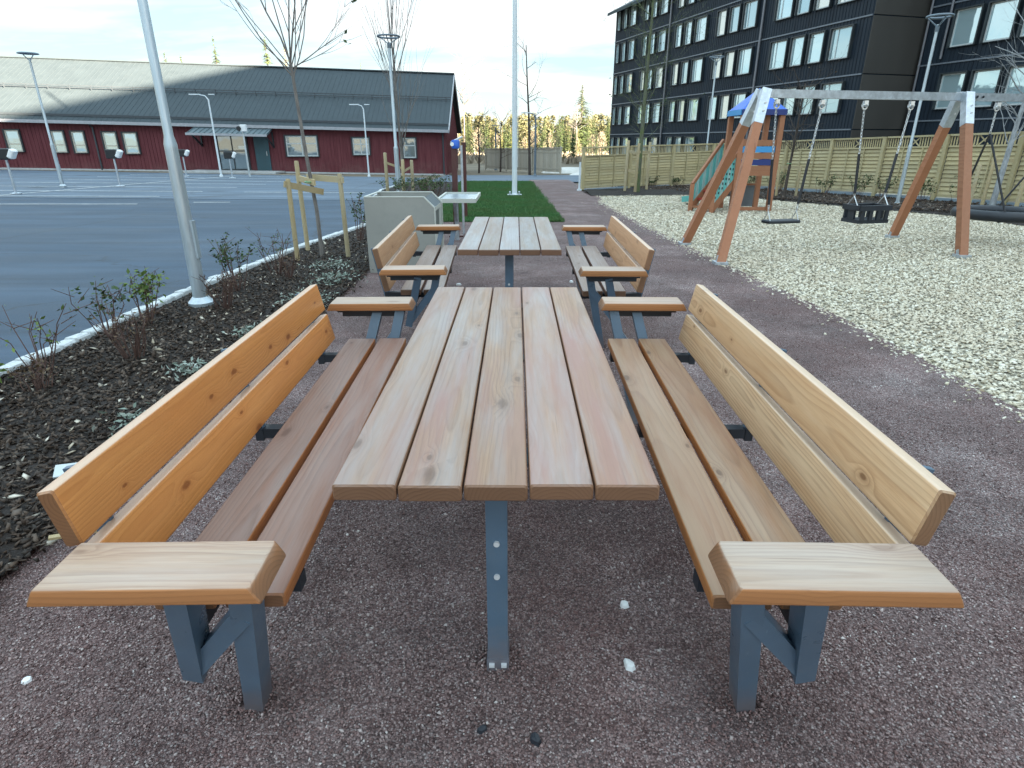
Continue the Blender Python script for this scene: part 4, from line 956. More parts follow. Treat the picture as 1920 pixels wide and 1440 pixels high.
# ------------------------------------------------------------------ lamps and poles
def pole(name, label, cat, x, y, h_, r0, r1, knee=None, head='ring', m_=None, hm=None, head_r=.26, arm=0.0, base=True, group=None, ang=0.0, rk=None):
    m_ = m_ or M['zinc_lamp']; hm = hm or M['lamp_dark']
    t = thing(name, label, cat, gp(x, y), ang, group)
    mb = MB()
    rk = rk or r0*.98
    if knee: pr = [(r0, -.05), (rk, knee-.06), (rk, knee-.02), (r1*1.08, knee+.05), (r1, h_)]
    else: pr = [(r0, -.05), (r1, h_)]
    mb.lathe(pr, n=20); obj('pole', mb, t, mat=m_, smooth=40)
    if base:
        mb = MB(); mb.lathe([(r0*1.75, -.04), (r0*1.75, .035), (r0*1.55, .05)], n=20); mb.lathe([(r0*1.5, .05), (r0*1.08, .085)], n=20); obj('base_flange', mb, t, mat=m_, smooth=40)
    if knee and r0 > .05:
        mb = MB(); mb.box((r0*.93, 0, .62), (r0*.3, r0*.9, .34)); obj('service_door', mb, t, mat=m_)
    if head == 'ring':
        hd = MB(); hd.torus((0, 0, h_+.17), head_r, .028, 28, 8); ho = obj('lamp_head', hd, t, mat=hm, smooth=60)
        mb = MB()
        for k in range(3):
            a = 2*math.pi*k/3+.5; mb.tube([(0, 0, h_-.06), (math.cos(a)*head_r*.55, math.sin(a)*head_r*.55, h_+.07), (math.cos(a)*head_r, math.sin(a)*head_r, h_+.165)], .016, 6)
        obj('bracket', mb, ho, mat=hm); mb = MB(); mb.lathe([(r1*1.35, h_-.16), (r1*1.4, h_-.05), (r1*.8, h_)], n=12); obj('collar', mb, ho, mat=hm)
    elif head == 'plate':
        mb = MB(); mb.lathe([(head_r*.4, h_+.12), (head_r, h_+.14), (head_r*.96, h_+.175), (head_r*.2, h_+.185)], n=20); ho = obj('lamp_head', mb, t, mat=hm, smooth=40)
        mb = MB()
        for k in range(2): mb.tube([(0, 0, h_-.08), ((k*2-1)*head_r*.55, 0, h_+.12)], .016, 6)
        obj('bracket', mb, ho, mat=m_)
    elif head == 'arm':
        mb = MB(); mb.tube([(0, 0, h_-.02), (-arm*.3, 0, h_+.16), (-arm, 0, h_+.22)], [r1*.9, r1*.7, r1*.6], 8); ao = obj('arm', mb, t, mat=m_)
        mb = MB(); mb.box((-arm-.2, 0, h_+.23), (.5, .2, .05)); mb.box((.2, 0, h_+.23), (.26, .12, .04)); obj('lamp_head', mb, ao, mat=M['white_pole'])
    return t
big = pole('lamp_post', 'thick galvanised lamp post standing in the planting bed beside the kerb', 'lamp post', -3.02, 5.67, 5.6, .066, .036, 1.46, 'ring', group='lamp posts', rk=.054)
pole('lamp_post', 'galvanised lamp post with flat top at the far left of the parking lot', 'lamp post', -17.06, 23.82, 4.28, .066, .038, 1.5, 'plate', M['zinc_lamp'], head_r=.33, group='lamp posts')
pole('lamp_post', 'pale lamp post with curved arm in front of the red building entrance', 'lamp post', -15.49, 33.51, 3.65, .052, .036, None, 'arm', M['white_pole'], arm=.45, group='lamp posts')
pole('lamp_post', 'slim pale lamp post between the two small windows of the red building', 'lamp post', -8.43, 36.64, 3.50, .045, .036, None, 'arm', M['white_pole'], arm=.3, group='lamp posts')
pole('lamp_post', 'lamp post with dark ring head standing among the bare twigs of the upright tree', 'lamp post', -4.09, 22.11, 4.63, .082, .048, 1.5, 'ring', head_r=.35, group='lamp posts')
pole('lamp_post', 'lamp post with dark ring head behind the toddler swing', 'lamp post', 10.22, 16.9, 4.22, .050, .033, 1.5, 'ring', head_r=.27, group='lamp posts')
pole('lamp_post', 'lamp post with ring head behind the handrail of the play tower', 'lamp post', 9.1, 31.0, 5.2, .058, .036, 1.6, 'ring', head_r=.31, group='lamp posts')
pole('lamp_post', 'tiny distant lamp post beside the flagpole with flat head', 'lamp post', 1.17, 39.08, 3.3, .07, .05, None, 'arm', M['lamp_dark'], arm=.4, group='lamp posts')
pole('lamp_post', 'tiny distant lamp post in front of the forest right of the red gable', 'lamp post', -1.69, 54.43, 3.3, .08, .06, None, 'plate', M['lamp_dark'], head_r=.35, group='lamp posts')
t = pole('flagpole', 'tall white flagpole rising out of frame from the lawn', 'flagpole', -.04, 20.47, 10.0, .085, .052, None, None, M['white_pole'])
mb = MB(); mb.tube([(.10, -.09, .9), (.10, -.09, 9.6)], .008, 5); obj('halyard', mb, t, mat=M['white'])
mb = MB(); mb.box((0, 0, .03), (.46, .34, .06)); mb.box((-.15, 0, .09), (.05, .2, .12)); mb.box((.15, 0, .09), (.05, .2, .12)); obj('hinge_plate', mb, t, mat=M['zinc'])

# engine heater posts in the parking lot
def heater(x, y, h_, label, a=0.2):
    t = thing('heater_post', label, 'socket post', gp(x, y, -.03), a, 'socket posts in the parking lot')
    mb = MB(); mb.tube([(0, 0, 0), (0, 0, h_-.2)], .036, 10); mb.lathe([(.16, .0), (.16, .03), (.06, .05)], n=14); obj('post', mb, t, mat=M['zinc'])
    mb = MB(); mb.plank(.34, .40, .22, .05, 3); b_ = obj('socket_box', mb, t, (-.04, 0, h_-.06), (math.pi/2, 0, 0), mat=M['black_plastic'], smooth=40)
    mb = MB(); mb.plank(.30, .16, .30, .05, 3); obj('cover', mb, t, (.22, 0, h_-.06), (math.pi/2, .5, 0), mat=M['white'], smooth=40)
    return t
heater(-16.27, 20.49, 1.28, 'black and white socket post at the left edge of the parking lot')
heater(-15.5, 24.79, 1.25, 'black and white socket post right of the far left lamp post')
heater(-17.02, 32.93, 1.2, 'socket post half hidden behind the thick lamp post')
heater(-14.28, 32.09, 1.15, 'socket post in front of the glazed entrance door', .5)
t = thing('sign_post', 'slim post with a small white box on top near the red building entrance', 'sign post', gp(-14.2, 34.0, -.03))
mb = MB(); mb.tube([(0, 0, 0), (0, 0, 2.25)], .045, 8); obj('post', mb, t, mat=M['frame_white'])
mb = MB(); mb.plank(.34, .30, .26, .04, 2); obj('box', mb, t, (.06, 0, 2.38), (math.pi/2, 0, 0), mat=M['white'], smooth=40)
mb = MB(); mb.tube([(-.14, 0, 2.36), (-.14, -.16, 2.36)], .12, 12); obj('round_face', mb, t, mat=M['black_plastic'])
mb = MB(); mb.box((-.18, 0, 1.45), (.34, .05, .16)); obj('plate', mb, t, mat=M['frame_pale'])

# ------------------------------------------------------------------ wine red exercise frame with a steel tray
t = thing('exercise_frame', 'pair of wine red posts with blue fitting and crossbar behind the bin enclosure', 'exercise frame', gp(-.99, 10.36))
def post_to(par, x, y, z, h_, w_=.085): mb = MB(); mb.box((x, y, h_/2+z-.03), (w_, w_, h_+.06)); return obj('post', mb, par, mat=M['gym'])
p1 = post_to(t, 0, 0, 0, 1.40); p2 = post_to(t, -.08, 2.93, -.06, 1.52)
mb = MB(); mb.box((.0, .0, .012), (.24, .2, .024)); obj('foot_plate', mb, p1, mat=M['gym'])
mb = MB(); mb.tube([(-.035, 0, 1.47), (-.11, 2.93, 1.56)], .02, 8); obj('crossbar', mb, t, mat=M['zinc'])
mb = MB(); mb.plank(.12, .12, .13, .02, 2); f = obj('fitting', mb, t, (.03, -.01, 1.44), mat=M['blue_panel'], smooth=40)
mb = MB(); mb.tube([(-.02, -.07, 1.44), (-.02, -.085, 1.44)], .03, 12); obj('emblem', mb, t, mat=M['white'])
mb = MB(); mb.tube([(.09, .35, 0), (.09, .35, 1.42)], .02, 8); obj('guide_rod', mb, t, mat=M['zinc'])
t2 = thing('steel_tray', 'grey steel tray on a bracket beside the wine red posts', 'tray', gp(-.84, 9.45))
mb = MB(); mb.box((0, 0, .68), (.50, 1.15, .03)); obj('tray_top', mb, t2, mat=M['tray'])
mb = MB()
for s_ in (-1, 1): mb.box((s_*.265, 0, .69), (.03, 1.21, .055)); mb.box((0, s_*.59, .69), (.50, .03, .055))
obj('rim', mb, t2, mat=M['bin_edge'])
mb = MB(); mb.bar((-.1, .1, .665), (-.1, .45, .28), .04, .04); mb.bar((-.1, .45, -.02), (-.1, .45, .66), .06, .06); obj('bracket', mb, t2, mat=M['zinc'])

# ------------------------------------------------------------------ swing set
sw = thing('swing_set', 'long swing set with galvanised crossbar and brown wooden legs', 'swing set', (0, 0, 0))
ba, bu = Vector((3.14, 8.60, 2.03)), Vector((.9755, .2207, 0)); bl = 6.2; bn = Vector((-bu.y, bu.x, 0))
mb = MB(); mb.bar(ba-bu*.03, ba+bu*bl, .08, .098); obj('crossbar', mb, sw, mat=M['zinc'])
def leg(foot, apex, name='leg'):
    foot, apex = Vector(foot), Vector(apex); d = (apex-foot).normalized()
    f2 = foot - d*.10; a2 = apex - d*.30
    mb = MB(); mb.bar(f2+d*.10, a2, .108, .108, (1, 0, 0)); l = obj(name, mb, sw, mat=M['post_wood'])
    mb = MB(); mb.bar(a2-d*.10, apex+d*.04, .114, .114, (1, 0, 0)); obj('top_bracket', mb, l, mat=M['zinc'])
    mb = MB(); mb.bar(f2, f2+d*.2, .05, .118, (1, 0, 0)); mb.box((foot.x, foot.y, foot.z+.0), (.16, .16, .07)); obj('foot_bracket', mb, l, mat=M['zinc'])
    for k in (-.05, .05):
        b_ = MB(); q = a2+d*(.12+k); b_.tube([q-bn*.060, q-bn*.072], .014, 8); obj('bolt', b_, l, mat=M['bolt'])
apA, apB = ba+bu*.02, ba+bu*3.13
leg((2.62, 7.79, 0), apA+Vector((0, -.09, .0))); leg((2.59, 9.43, -.01), apA+Vector((0, .09, 0)))
leg((6.06, 8.31, 0), apB+Vector((0, -.09, .0))); leg((6.25, 10.27, -.02), apB+Vector((0, .09, 0)))
apC = ba+bu*(bl-.05); leg(apC+Vector((.5, -1.0, -2.05)), apC+Vector((0, -.09, 0))); leg(apC+Vector((.45, 1.0, -2.07)), apC+Vector((0, .09, 0)))
mb = MB(); q = apB-bu*.02; mb.bar(q-bu*.06, q+bu*.06, .105, .125); obj('joint_sleeve', mb, sw, mat=M['zinc'])
for k in (.18, .28):
    q = apB+bu*k; mb = MB(); mb.tube([q-bn*.05, q-bn*.056], .018, 10); obj('bolt_hole', mb, sw, mat=M['steel_dark'])
def hanger(par, t_):
    q = ba+bu*t_; mb = MB(); mb.box((q.x, q.y, q.z-.09), (.05, .06, .05)); mb.torus((q.x, q.y, q.z-.14), .03, .011, 14, 6, Matrix.Rotation(math.pi/2, 3, 'X')); mb.torus((q.x-.025, q.y, q.z-.12), .02, .012, 12, 6, Matrix.Rotation(math.pi/2, 3, 'Y')); mb.torus((q.x+.025, q.y, q.z-.12), .02, .012, 12, 6, Matrix.Rotation(math.pi/2, 3, 'Y')); obj('hanger', mb, par, mat=M['chain'])
    return q+Vector((0, 0, -.17))
def chain(par, a, b, sleeve=0.0):
    """steel chain from a to b, links as real rings; the lowest share is covered by a black sleeve"""
    a, b = Vector(a), Vector(b); L = (b-a).length; d = (b-a).normalized(); Ls = L*(1-sleeve); mb = MB(); n_ = int(Ls/.042)
    qt = d.to_track_quat('Z', 'Y').to_matrix()
    for i in range(n_):
        c_ = a+d*(i+.5)*Ls/n_; o_ = qt @ Matrix.Rotation(math.pi/2*(i % 2), 3, 'Z')
        pts = [c_+o_ @ Vector((.011*x, 0, .03*z)) for x, z in ((1, .5), (1, -.5), (0, -1), (-1, -.5), (-1, .5), (0, 1), (1, .5))]
        mb.tube(pts, .0052, 4, False)
    obj('chain', mb, par, mat=M['chain'])
    if sleeve > 0:
        mb = MB(); mb.tube([b-d*L*sleeve, b], .017, 8); obj('chain_sleeve', mb, par, mat=M['chain_black'])
def seat_c(t_, z): q = ba+bu*t_; return Vector((q.x, q.y, z))
s1 = thing('swing', 'flat black seat swing hanging next to the play tower', 'swing', (0, 0, 0), 0, 'swings on the long frame')
h1, h2 = hanger(s1, .25), hanger(s1, .92); e1, e2 = seat_c(.365, .56), seat_c(.805, .56)
for h_, e_ in ((h1, e1), (h2, e2)):
    kx = e_.lerp(h_, .04); chain(s1, h_, e_, .0)
    mid = h_.lerp(e_, .48); mb = MB(); mb.tube([mid, h_.lerp(e_, .93)], .019, 8); obj('chain_sleeve', mb, s1, mat=M['chain_black'])
    mb = MB()
    for s_ in (-1, 1): mb.tube([e_, e_+bn*.08*s_+Vector((0, 0, -.13))], .006, 5)
    obj('seat_link', mb, s1, mat=M['chain'])
mb = MB(); mb.plank(.50, .19, .045, .018, 3); c_ = seat_c(.585, .42); obj('seat', mb, s1, c_, (0, 0, math.atan2(bu.y, bu.x)-math.pi/2), mat=M['rubber'], smooth=40)
s2 = thing('toddler_swing', 'black toddler swing with slatted guard hanging in front of the fence', 'swing', (0, 0, 0), 0, 'swings on the long frame')
h1, h2 = hanger(s2, 1.58), hanger(s2, 2.31); e1, e2 = seat_c(1.70, .74), seat_c(2.20, .74)
for h_, e_ in ((h1, e1), (h2, e2)):
    chain(s2, h_, e_, .0); mb = MB(); mb.tube([h_.lerp(e_, .50), h_.lerp(e_, .97)], .019, 8); obj('chain_sleeve', mb, s2, mat=M['chain_black'])
    mb = MB()
    for s_ in (-1, 1): mb.tube([e_, e_+bn*.11*s_+Vector((0, 0, -.14))], .008, 5)
    obj('seat_link', mb, s2, mat=M['chain'])
cc_ = seat_c(1.95, 0); ra = math.atan2(bu.y, bu.x); rm = Matrix.Rotation(ra, 3, 'Z')
mb = MB(); mb.box((cc_.x, cc_.y, .40), (.50, .34, .05), rm); obj('seat', mb, s2, mat=M['rubber'])
mb = MB()
for s_ in (-1, 1):
    mb.box(cc_+rm @ Vector((0, s_*.16, .585)), (.52, .045, .07), rm)
    mb.box(cc_+rm @ Vector((s_*.245, 0, .585)), (.045, .32, .07), rm)
obj('guard_ring', mb, s2, mat=M['rubber'])
for s_ in (-1, 1):
    for k in range(4):
        mb = MB(); mb.box(cc_+rm @ Vector((-.195+k*.13, s_*.165, .495)), (.055, .03, .16), rm); obj('guard_slat', mb, s2, mat=M['rubber'])
for s_ in (-1, 1):
    mb = MB(); mb.box(cc_+rm @ Vector((s_*.235, 0, .495)), (.03, .12, .16), rm); obj('guard_slat', mb, s2, mat=M['rubber'])
s3 = thing('nest_swing', 'big black round nest swing hanging at the right edge', 'swing', (0, 0, 0), 0, 'swings on the long frame')
h1, h2 = hanger(s3, 3.75), hanger(s3, 5.05); ncz = .44; nc = seat_c(4.35, ncz)
mb = MB(); mb.torus(nc, .56, .075, 32, 10); obj('ring', mb, s3, mat=M['rubber'], smooth=60)
mb = MB()
for k in range(-4, 5):
    q = math.sqrt(max(0, .54**2-(k*.12)**2)); mb.tube([nc+Vector((k*.12, -q, 0)), nc+Vector((k*.12, 0, -.06)), nc+Vector((k*.12, q, 0))], .008, 5); mb.tube([nc+Vector((-q, k*.12, 0)), nc+Vector((0, k*.12, -.06)), nc+Vector((q, k*.12, 0))], .008, 5)
obj('net', mb, s3, mat=M['chain_black'])
for h_, s_ in ((h1, -1), (h2, 1)):
    j = h_+Vector((0, 0, -.30)); chain(s3, h_, j)
    for f in (-1, 1):
        mb = MB(); mb.tube([j, nc+rm @ Vector((s_*.40, f*.40, .05))], .014, 6); obj('rope', mb, s3, mat=M['chain_black'])

# ------------------------------------------------------------------ play tower
tw = thing('play_tower', 'wooden play tower with blue pyramid roof and teal stair balustrade', 'play tower', gp(5.66, 15.62), R(0))
TW, TD = 0.88, 0.88
for sx in (-1, 1):
    for sy in (-1, 1):
        mb = MB(); mb.box((sx*TW/2, sy*TD/2, 1.09), (.11, .11, 2.24)); obj('post', mb, tw, mat=M['post_wood'])
mb = MB(); mb.box((0, 0, .86), (TW-.12, TD-.12, .06)); obj('platform', mb, tw, mat=M['post_wood'])
mb = MB(); e = TW/2+.07; zr = 2.14
mb.add([(-e, -e, zr+.10), (e, -e, zr+.10), (e, e, zr+.10), (-e, e, zr+.10), (0, 0, zr+.58)], [(0, 1, 4), (1, 2, 4), (2, 3, 4), (3, 0, 4), (3, 2, 1, 0)]); rf_ = obj('roof', mb, tw, mat=M['blue_panel'])
for i, (cx, cy, dx_, dy_, mm) in enumerate(((0, -e, 2*e, .04, 'navy'), (0, e, 2*e, .04, 'navy'), (-e, 0, .04, 2*e-.05, 'light_blue'), (e, 0, .04, 2*e-.05, 'navy'))):
    mb = MB(); mb.box((cx, cy, zr+.05), (dx_, dy_, .12)); obj('roof_edge', mb, rf_, mat=M[mm])
for k, mm in enumerate(('post_wood', 'navy', 'post_wood', 'light_blue', 'post_wood')):
    mb = MB(); mb.box((0, -TD/2-.005, .97+k*.142), (TW-.12, .03, .128)); obj('panel_board', mb, tw, mat=M[mm])
    mb = MB(); mb.box((TW/2+.005, 0, .97+k*.142), (.03, TD-.12, .128)); obj('panel_board', mb, tw, mat=M[mm])
mb = MB(); mb.box((0, -TD/2, .86), (TW-.12, .05, .09)); obj('platform_beam', mb, tw, mat=M['post_wood'])
mb = MB(); mb.box((.06, TD/2-.04, .29), (TW-.3, .03, .50)); obj('low_panel', mb, tw, mat=M['grey_panel']); mb = MB(); mb.box((.06, TD/2-.06, .57), (TW-.26, .05, .05)); obj('low_rail', mb, tw, mat=M['post_wood'])
mb = MB(); mb.bar((-TW/2+.06, -TD/2, .06), (TW/2-.06, -TD/2+.02, .06), .04, .08); obj('ground_sill', mb, tw, mat=M['post_wood'])
# stair on the left
st0, st1 = Vector((-1.24, -.59, 0)), Vector((-TW/2, -.02, .86)); sdir = Vector((st1.x-st0.x, st1.y-st0.y, 0)); sl2 = sdir.length; sdir.normalize(); sn = Vector((-sdir.y, sdir.x, 0)); sh = .31
for k in range(5):
    f = (k+.6)/5; q = st0.lerp(st1, f); mb = MB(); mb.box((q.x, q.y, q.z), (.24, sh*2-.06, .045), Matrix.Rotation(math.atan2(sdir.y, sdir.x), 3, 'Z')); obj('step', mb, tw, mat=M['red_step'] if k in (1, 2) else M['post_wood'])
for s_ in (-1, 1):
    o_ = sn*sh*s_
    mb = MB(); mb.bar(st0+o_+Vector((0, 0, .06)), st1+o_+Vector((0, 0, .02)), .045, .16); obj('stringer', mb, tw, mat=M['post_wood'])
    mb = MB(); q = st0+o_; mb.box((q.x, q.y, .30), (.085, .085, .64)); obj('newel_post', mb, tw, mat=M['post_wood'])
    mb = MB(); mb.bar(st0+o_+Vector((0, 0, .62)), st1+o_+Vector((0, 0, .74)), .06, .07); obj('handrail', mb, tw, mat=M['post_wood'])
    n_b = 9
    for k in range(n_b):
        f = (k+.7)/n_b; a = (st0+o_).lerp(st1+o_, f); zt = .60+(.72-.60)*f
        mb = MB(); mb.box((a.x, a.y, a.z+.10+(zt-.10)/2), (.085, .022, zt-.10), Matrix.Rotation(math.atan2(sdir.y, sdir.x), 3, 'Z')); sl_o = obj('balustrade_slat', mb, tw, mat=M['teal'] if (k % 2 == 0) != (s_ < 0) else M['teal_pale'])
        if s_ < 0:
            for hz_ in (.35, .55, .75):
                mb = MB(); mb.box((a.x-sn.x*.012, a.y-sn.y*.012, a.z+.10+(zt-.10)*hz_), (.03, .02, .05), Matrix.Rotation(math.atan2(sdir.y, sdir.x), 3, 'Z')); obj('hole', mb, sl_o, mat=M['rubber'])
# slide towards the back left
mb = MB(); pts = [(-.15, .42, .90), (-.3, .75, .82), (-.60, 1.30, .34), (-.78, 1.65, .10), (-.90, 1.90, .06)]
prof = [(-.21, .10), (-.18, .10), (-.16, .0), (.16, .0), (.18, .10), (.21, .10), (.19, -.05), (-.19, -.05)]
vs = []
for i, p in enumerate(pts):
    d = (Vector(pts[min(i+1, 4)])-Vector(pts[max(i-1, 0)])); d.z = 0; d.normalize(); nn = Vector((d.y, -d.x, 0))
    vs += [Vector(p)+nn*a+Vector((0, 0, b)) for a, b in prof]
fs = [(i*8+k, i*8+(k+1) % 8, (i+1)*8+(k+1) % 8, (i+1)*8+k) for i in range(4) for k in range(8)]+[tuple(range(7, -1, -1)), tuple(32+k for k in range(8))]
mb.add(vs, fs); obj('slide', mb, tw, mat=M['teal'], smooth=30)

# ------------------------------------------------------------------ young trees
def grow(rg, p, d, L, r, depth, br, twigs, up=.25, wob=.12, leaves=None, nseg=5, fork=(2, 3), ang=(.3, .6), shrink=(.55, .75)):
    pts = [Vector(p)]; d = Vector(d).normalized(); rad = [r]
    for i in range(nseg):
        d = (d + Vector((rg.gauss(0, wob), rg.gauss(0, wob), rg.gauss(0, wob*.6)+up*.12))).normalized()
        pts.append(pts[-1]+d*L/nseg); rad.append(r*(1-.62*(i+1)/nseg))
    (br if r > .012 else twigs).tube(pts, rad, 6 if r > .012 else 4, False)
    if depth > 0:
        k = rg.randint(*fork)
        for j in range(k):
            i = rg.randint(1, nseg); f = pts[i]; a = rg.uniform(0, 2*math.pi); q = rg.uniform(*ang)
            dd = (pts[i]-pts[i-1]).normalized(); s_ = dd.orthogonal().normalized(); s_.rotate(Matrix.Rotation(a, 3, dd))
            nd = (dd*math.cos(q)+s_*math.sin(q)).normalized()
            grow(rg, f, nd, L*rg.uniform(*shrink), max(.0025, rad[i]*.62), depth-1, br, twigs, up, wob, leaves, nseg, fork, ang, shrink)
    if leaves is not None and depth <= 1 and rg.random() < leaves[1]:
        leaves[0].append(pts[-1])
def leafmesh(name, P, size, m_, seed=1, n_per=1, spread=0.0, aspect=1.8):
    rg = np.random.default_rng(seed); P = np.repeat(np.asarray([tuple(p) for p in P], float).reshape(-1, 3), n_per, 0); n = len(P)
    P = P + rg.normal(0, 1, (n, 3))*spread
    a = rg.normal(0, 1, (n, 3)); a[:, 2] *= .5; a /= np.linalg.norm(a, axis=1)[:, None]; b = np.cross(a, rg.normal(0, 1, (n, 3))); b /= np.linalg.norm(b, axis=1)[:, None]
    s = size*rg.uniform(.6, 1.3, (n, 1)); A = a*s*aspect; B = b*s*.5; c_ = np.cross(a, b)*s*.18
    V = np.stack([P, P+A*.45+B+c_, P+A, P+A*.45-B+c_], 1).reshape(-1, 3)
    return npmesh(name, V, np.arange(4*n).reshape(-1, 4), m_)
def young_tree(name, label, x, y, trunk_pts, r0, r1, mains, bark, seed, depth=2, leaves=0.0, up=.25, ang=(.3, .6), fork=(2, 3), wob=.1, lm='leaf_brown', group=None, lsz=.03):
    rg = random.Random(seed); t = thing(name, label, 'tree', gp(x, y), 0, group)
    n = len(trunk_pts); mb = MB(); mb.tube(trunk_pts, [r0+(r1-r0)*i/(n-1) for i in range(n)], 10); obj('trunk', mb, t, mat=M[bark], smooth=50)
    br, tw_ = MB(), MB(); lv = ([], leaves)
    for f, d, L, r in mains:
        i = f*(n-1); k = min(int(i), n-2); p = Vector(trunk_pts[k]).lerp(Vector(trunk_pts[k+1]), i-k)
        grow(rg, p, d, L, r, depth, br, tw_, up, wob, lv, 6, fork, ang)
    br.v, br.f, o = br.v+tw_.v, br.f+[tuple(i+len(br.v) for i in f) for f in tw_.f], 0
    obj('crown', br, t, mat=M[bark])
    if lv[0]: obj('leaves', leafmesh('leaves', lv[0], lsz, M[lm], seed, 2, .02), t)
    return t
young_tree('young_tree', 'leaning bare young tree held by three stakes beside the kerb', -2.63, 8.26,
           [(0, 0, 0), (.0, .0, .6), (-.06, .02, 1.3), (-.10, .03, 1.95), (-.12, .03, 2.35)],   .027, .018,
           [(1, (-.22, 0, 1), 1.7, 0.0112), (1, (.12, .1, 1), 1.9, 0.0112), (1, (.02, -.1, 1), 1.9, 0.0105), (.94, (-.75, .1, .62), 1.2, 0.0075), (.97, (.42, 0, 1), 1.4, 0.0083), (.9, (-.4, -.2, .9), 1.6, 0.0083), (.9, (.32, .2, 1), 1.5, 0.0083), (.86, (.1, .3, 1), 1.7, 0.0075), (.92, (-.12, .2, 1), 1.8, 0.0097), (.96, (-.62, -.15, .8), 1.3, 0.0067), (.96, (.8, .0, .35), .8, .008)],
           'bark_grey', 5, 2, .16, .3, (.25, .55), (2, 4), .07, 'leaf', None, .035)
rg = random.Random(3)
young_tree('young_tree', 'bare upright young tree with a fan of thin twigs round the ring lamp', -4.14, 23.4,
           [(0, 0, 0), (0, 0, 1.3), (-.05, 0, 2.8), (-.08, .0, 4.3), (-.16, 0, 6.3)], .06, .012,
           [(rg.uniform(.22, .8), (rg.uniform(-.42, .36), rg.uniform(-.3, .3), 1), rg.uniform(1.5, 2.9), rg.uniform(.011, .018)) for _ in range(24)], 'bark_grey', 8, 1, .05, .35, (.15, .4), (2, 4), .05)
rg = random.Random(4)
young_tree('young_tree', 'slim mossy upright tree tied to three stakes in front of the short fence section', 4.26, 22.2,
           [(0, 0, 0), (0, 0, 1.5), (.02, 0, 3.0), (.04, 0, 4.4), (.06, 0, 6.0)], .085, .03,
           [(rg.uniform(.28, .98), (rg.uniform(-.9, .9), rg.uniform(-.7, .7), rg.uniform(.2, 1.1)), rg.uniform(.7, 1.4), rg.uniform(.006, .011)) for _ in range(42)], 'bark_moss', 9, 2, .3, .1, (.3, .8), (3, 4), .12, 'leaf', None, .035)
rg = random.Random(6)
young_tree('young_tree', 'pale barked leaning tree tied to stakes at the right edge', 11.89, 15.75,
           [(0, 0, 0), (.02, 0, .9), (.04, 0, 1.8), (.1, 0, 3.0), (.16, 0, 4.4)], .075, .03,
           [(rg.uniform(.36, .98), (rg.uniform(-.9, .9), rg.uniform(-.6, .6), rg.uniform(.3, 1.0)), rg.uniform(.7, 1.6), rg.uniform(.01, .018)) for _ in range(20)], 'bark_silver', 10, 2, .0, .2, (.3, .7), (2, 3), .14)
rg = random.Random(7)
young_tree('young_tree', 'thin bare tree with curly twigs behind the flat swing', 8.3, 19.6,
           [(0, 0, 0), (.02, 0, .7), (.05, 0, 1.4), (.08, 0, 2.4), (.1, 0, 3.2)], .05, .015,
           [(rg.uniform(.4, .98), (rg.uniform(-.8, .8), rg.uniform(-.6, .6), rg.uniform(.4, 1.0)), rg.uniform(.7, 1.3), rg.uniform(.008, .013)) for _ in range(22)], 'bark_dark', 12, 2, .1, .1, (.3, .8), (2, 4), .2)
rg = random.Random(17)
young_tree('bare_tree', 'dark bare tree rising behind the flagpole in front of the far fence', .9, 41.5,
           [(0, 0, -.1), (-.05, 0, 2.0), (-.1, 0, 3.6), (-.22, 0, 5.6), (-.3, 0, 7.4)], .10, .025,
           [(rg.uniform(.15, .98), (rg.uniform(-1, 1), rg.uniform(-.6, .6), rg.uniform(.1, .7)), rg.uniform(.8, 1.7), rg.uniform(.014, .022)) for _ in range(14)], 'bark_dark', 15, 2, .0, .15, (.3, .8), (2, 3), .14)
for x, y, lb, sd in ((-2.7, 47, 'small bare tree left of the far board fence', 21), (-1.2, 50, 'crooked bare sapling in front of the far board fence', 22)):
    rg = random.Random(sd); young_tree('bare_tree', lb, x, y, [(0, 0, -.1), (.05, 0, 1.4), (-.02, 0, 2.6), (.1, 0, 3.6)], .08, .02,
           [(rg.uniform(.2, .98), (rg.uniform(-1, 1), rg.uniform(-.6, .6), rg.uniform(.2, .8)), rg.uniform(.8, 1.6), rg.uniform(.015, .022)) for _ in range(14)], 'bark_dark', sd, 2, .0, .15, (.3, .8), (2, 3), .14)

def stakes(label, pts, hs, rails, r=.034, m_='stake_wood', tie=None):
    t = thing('tree_stakes', label, 'tree stakes', gp(*pts[0]), 0, 'stake supports of the young trees')
    o = Vector(gp(*pts[0])); tops = []
    for (x, y), h_ in zip(pts, hs):
        a = Vector(gp(x, y))-o; lean = Vector((rnd.uniform(-.03, .03), rnd.uniform(-.03, .03), 0)); b = a+lean+Vector((0, 0, h_))
        mb = MB(); mb.tube([a-Vector((0, 0, .1)), a.lerp(b, .5), b-Vector((0, 0, .02)), b], [r, r*.98, r*.96, r*.75], 10); obj('stake', mb, t, mat=M[m_], smooth=40); tops.append((a, b))
    for i, j, f, g in rails:
        p = tops[i][0].lerp(tops[i][1], f); q = (tops[j][0].lerp(tops[j][1], g) if isinstance(j, int) else Vector(j)-o)
        d = (q-p).normalized(); mb = MB(); mb.bar(p-d*.06, q+d*.06, .022, .075); obj('rail', mb, t, mat=M[m_])
    if tie:
        mb = MB(); mb.torus(Vector(tie)-o, .06, .012, 14, 6); obj('tie', mb, t, mat=M['green_tie'])
    return t
stakes('three pale stakes with cross rails holding the leaning young tree', [(-2.83, 7.87), (-2.24, 8.14), (-2.91, 8.55)], (1.03, 1.08, 1.22), [(0, (-2.55, 8.2, .86), .93, 0), (1, (-2.72, 8.42, 1.02), .93, 0), (2, (-2.62, 8.2, .97), .82, 0)], .030, tie=(-2.68, 8.27, .97))
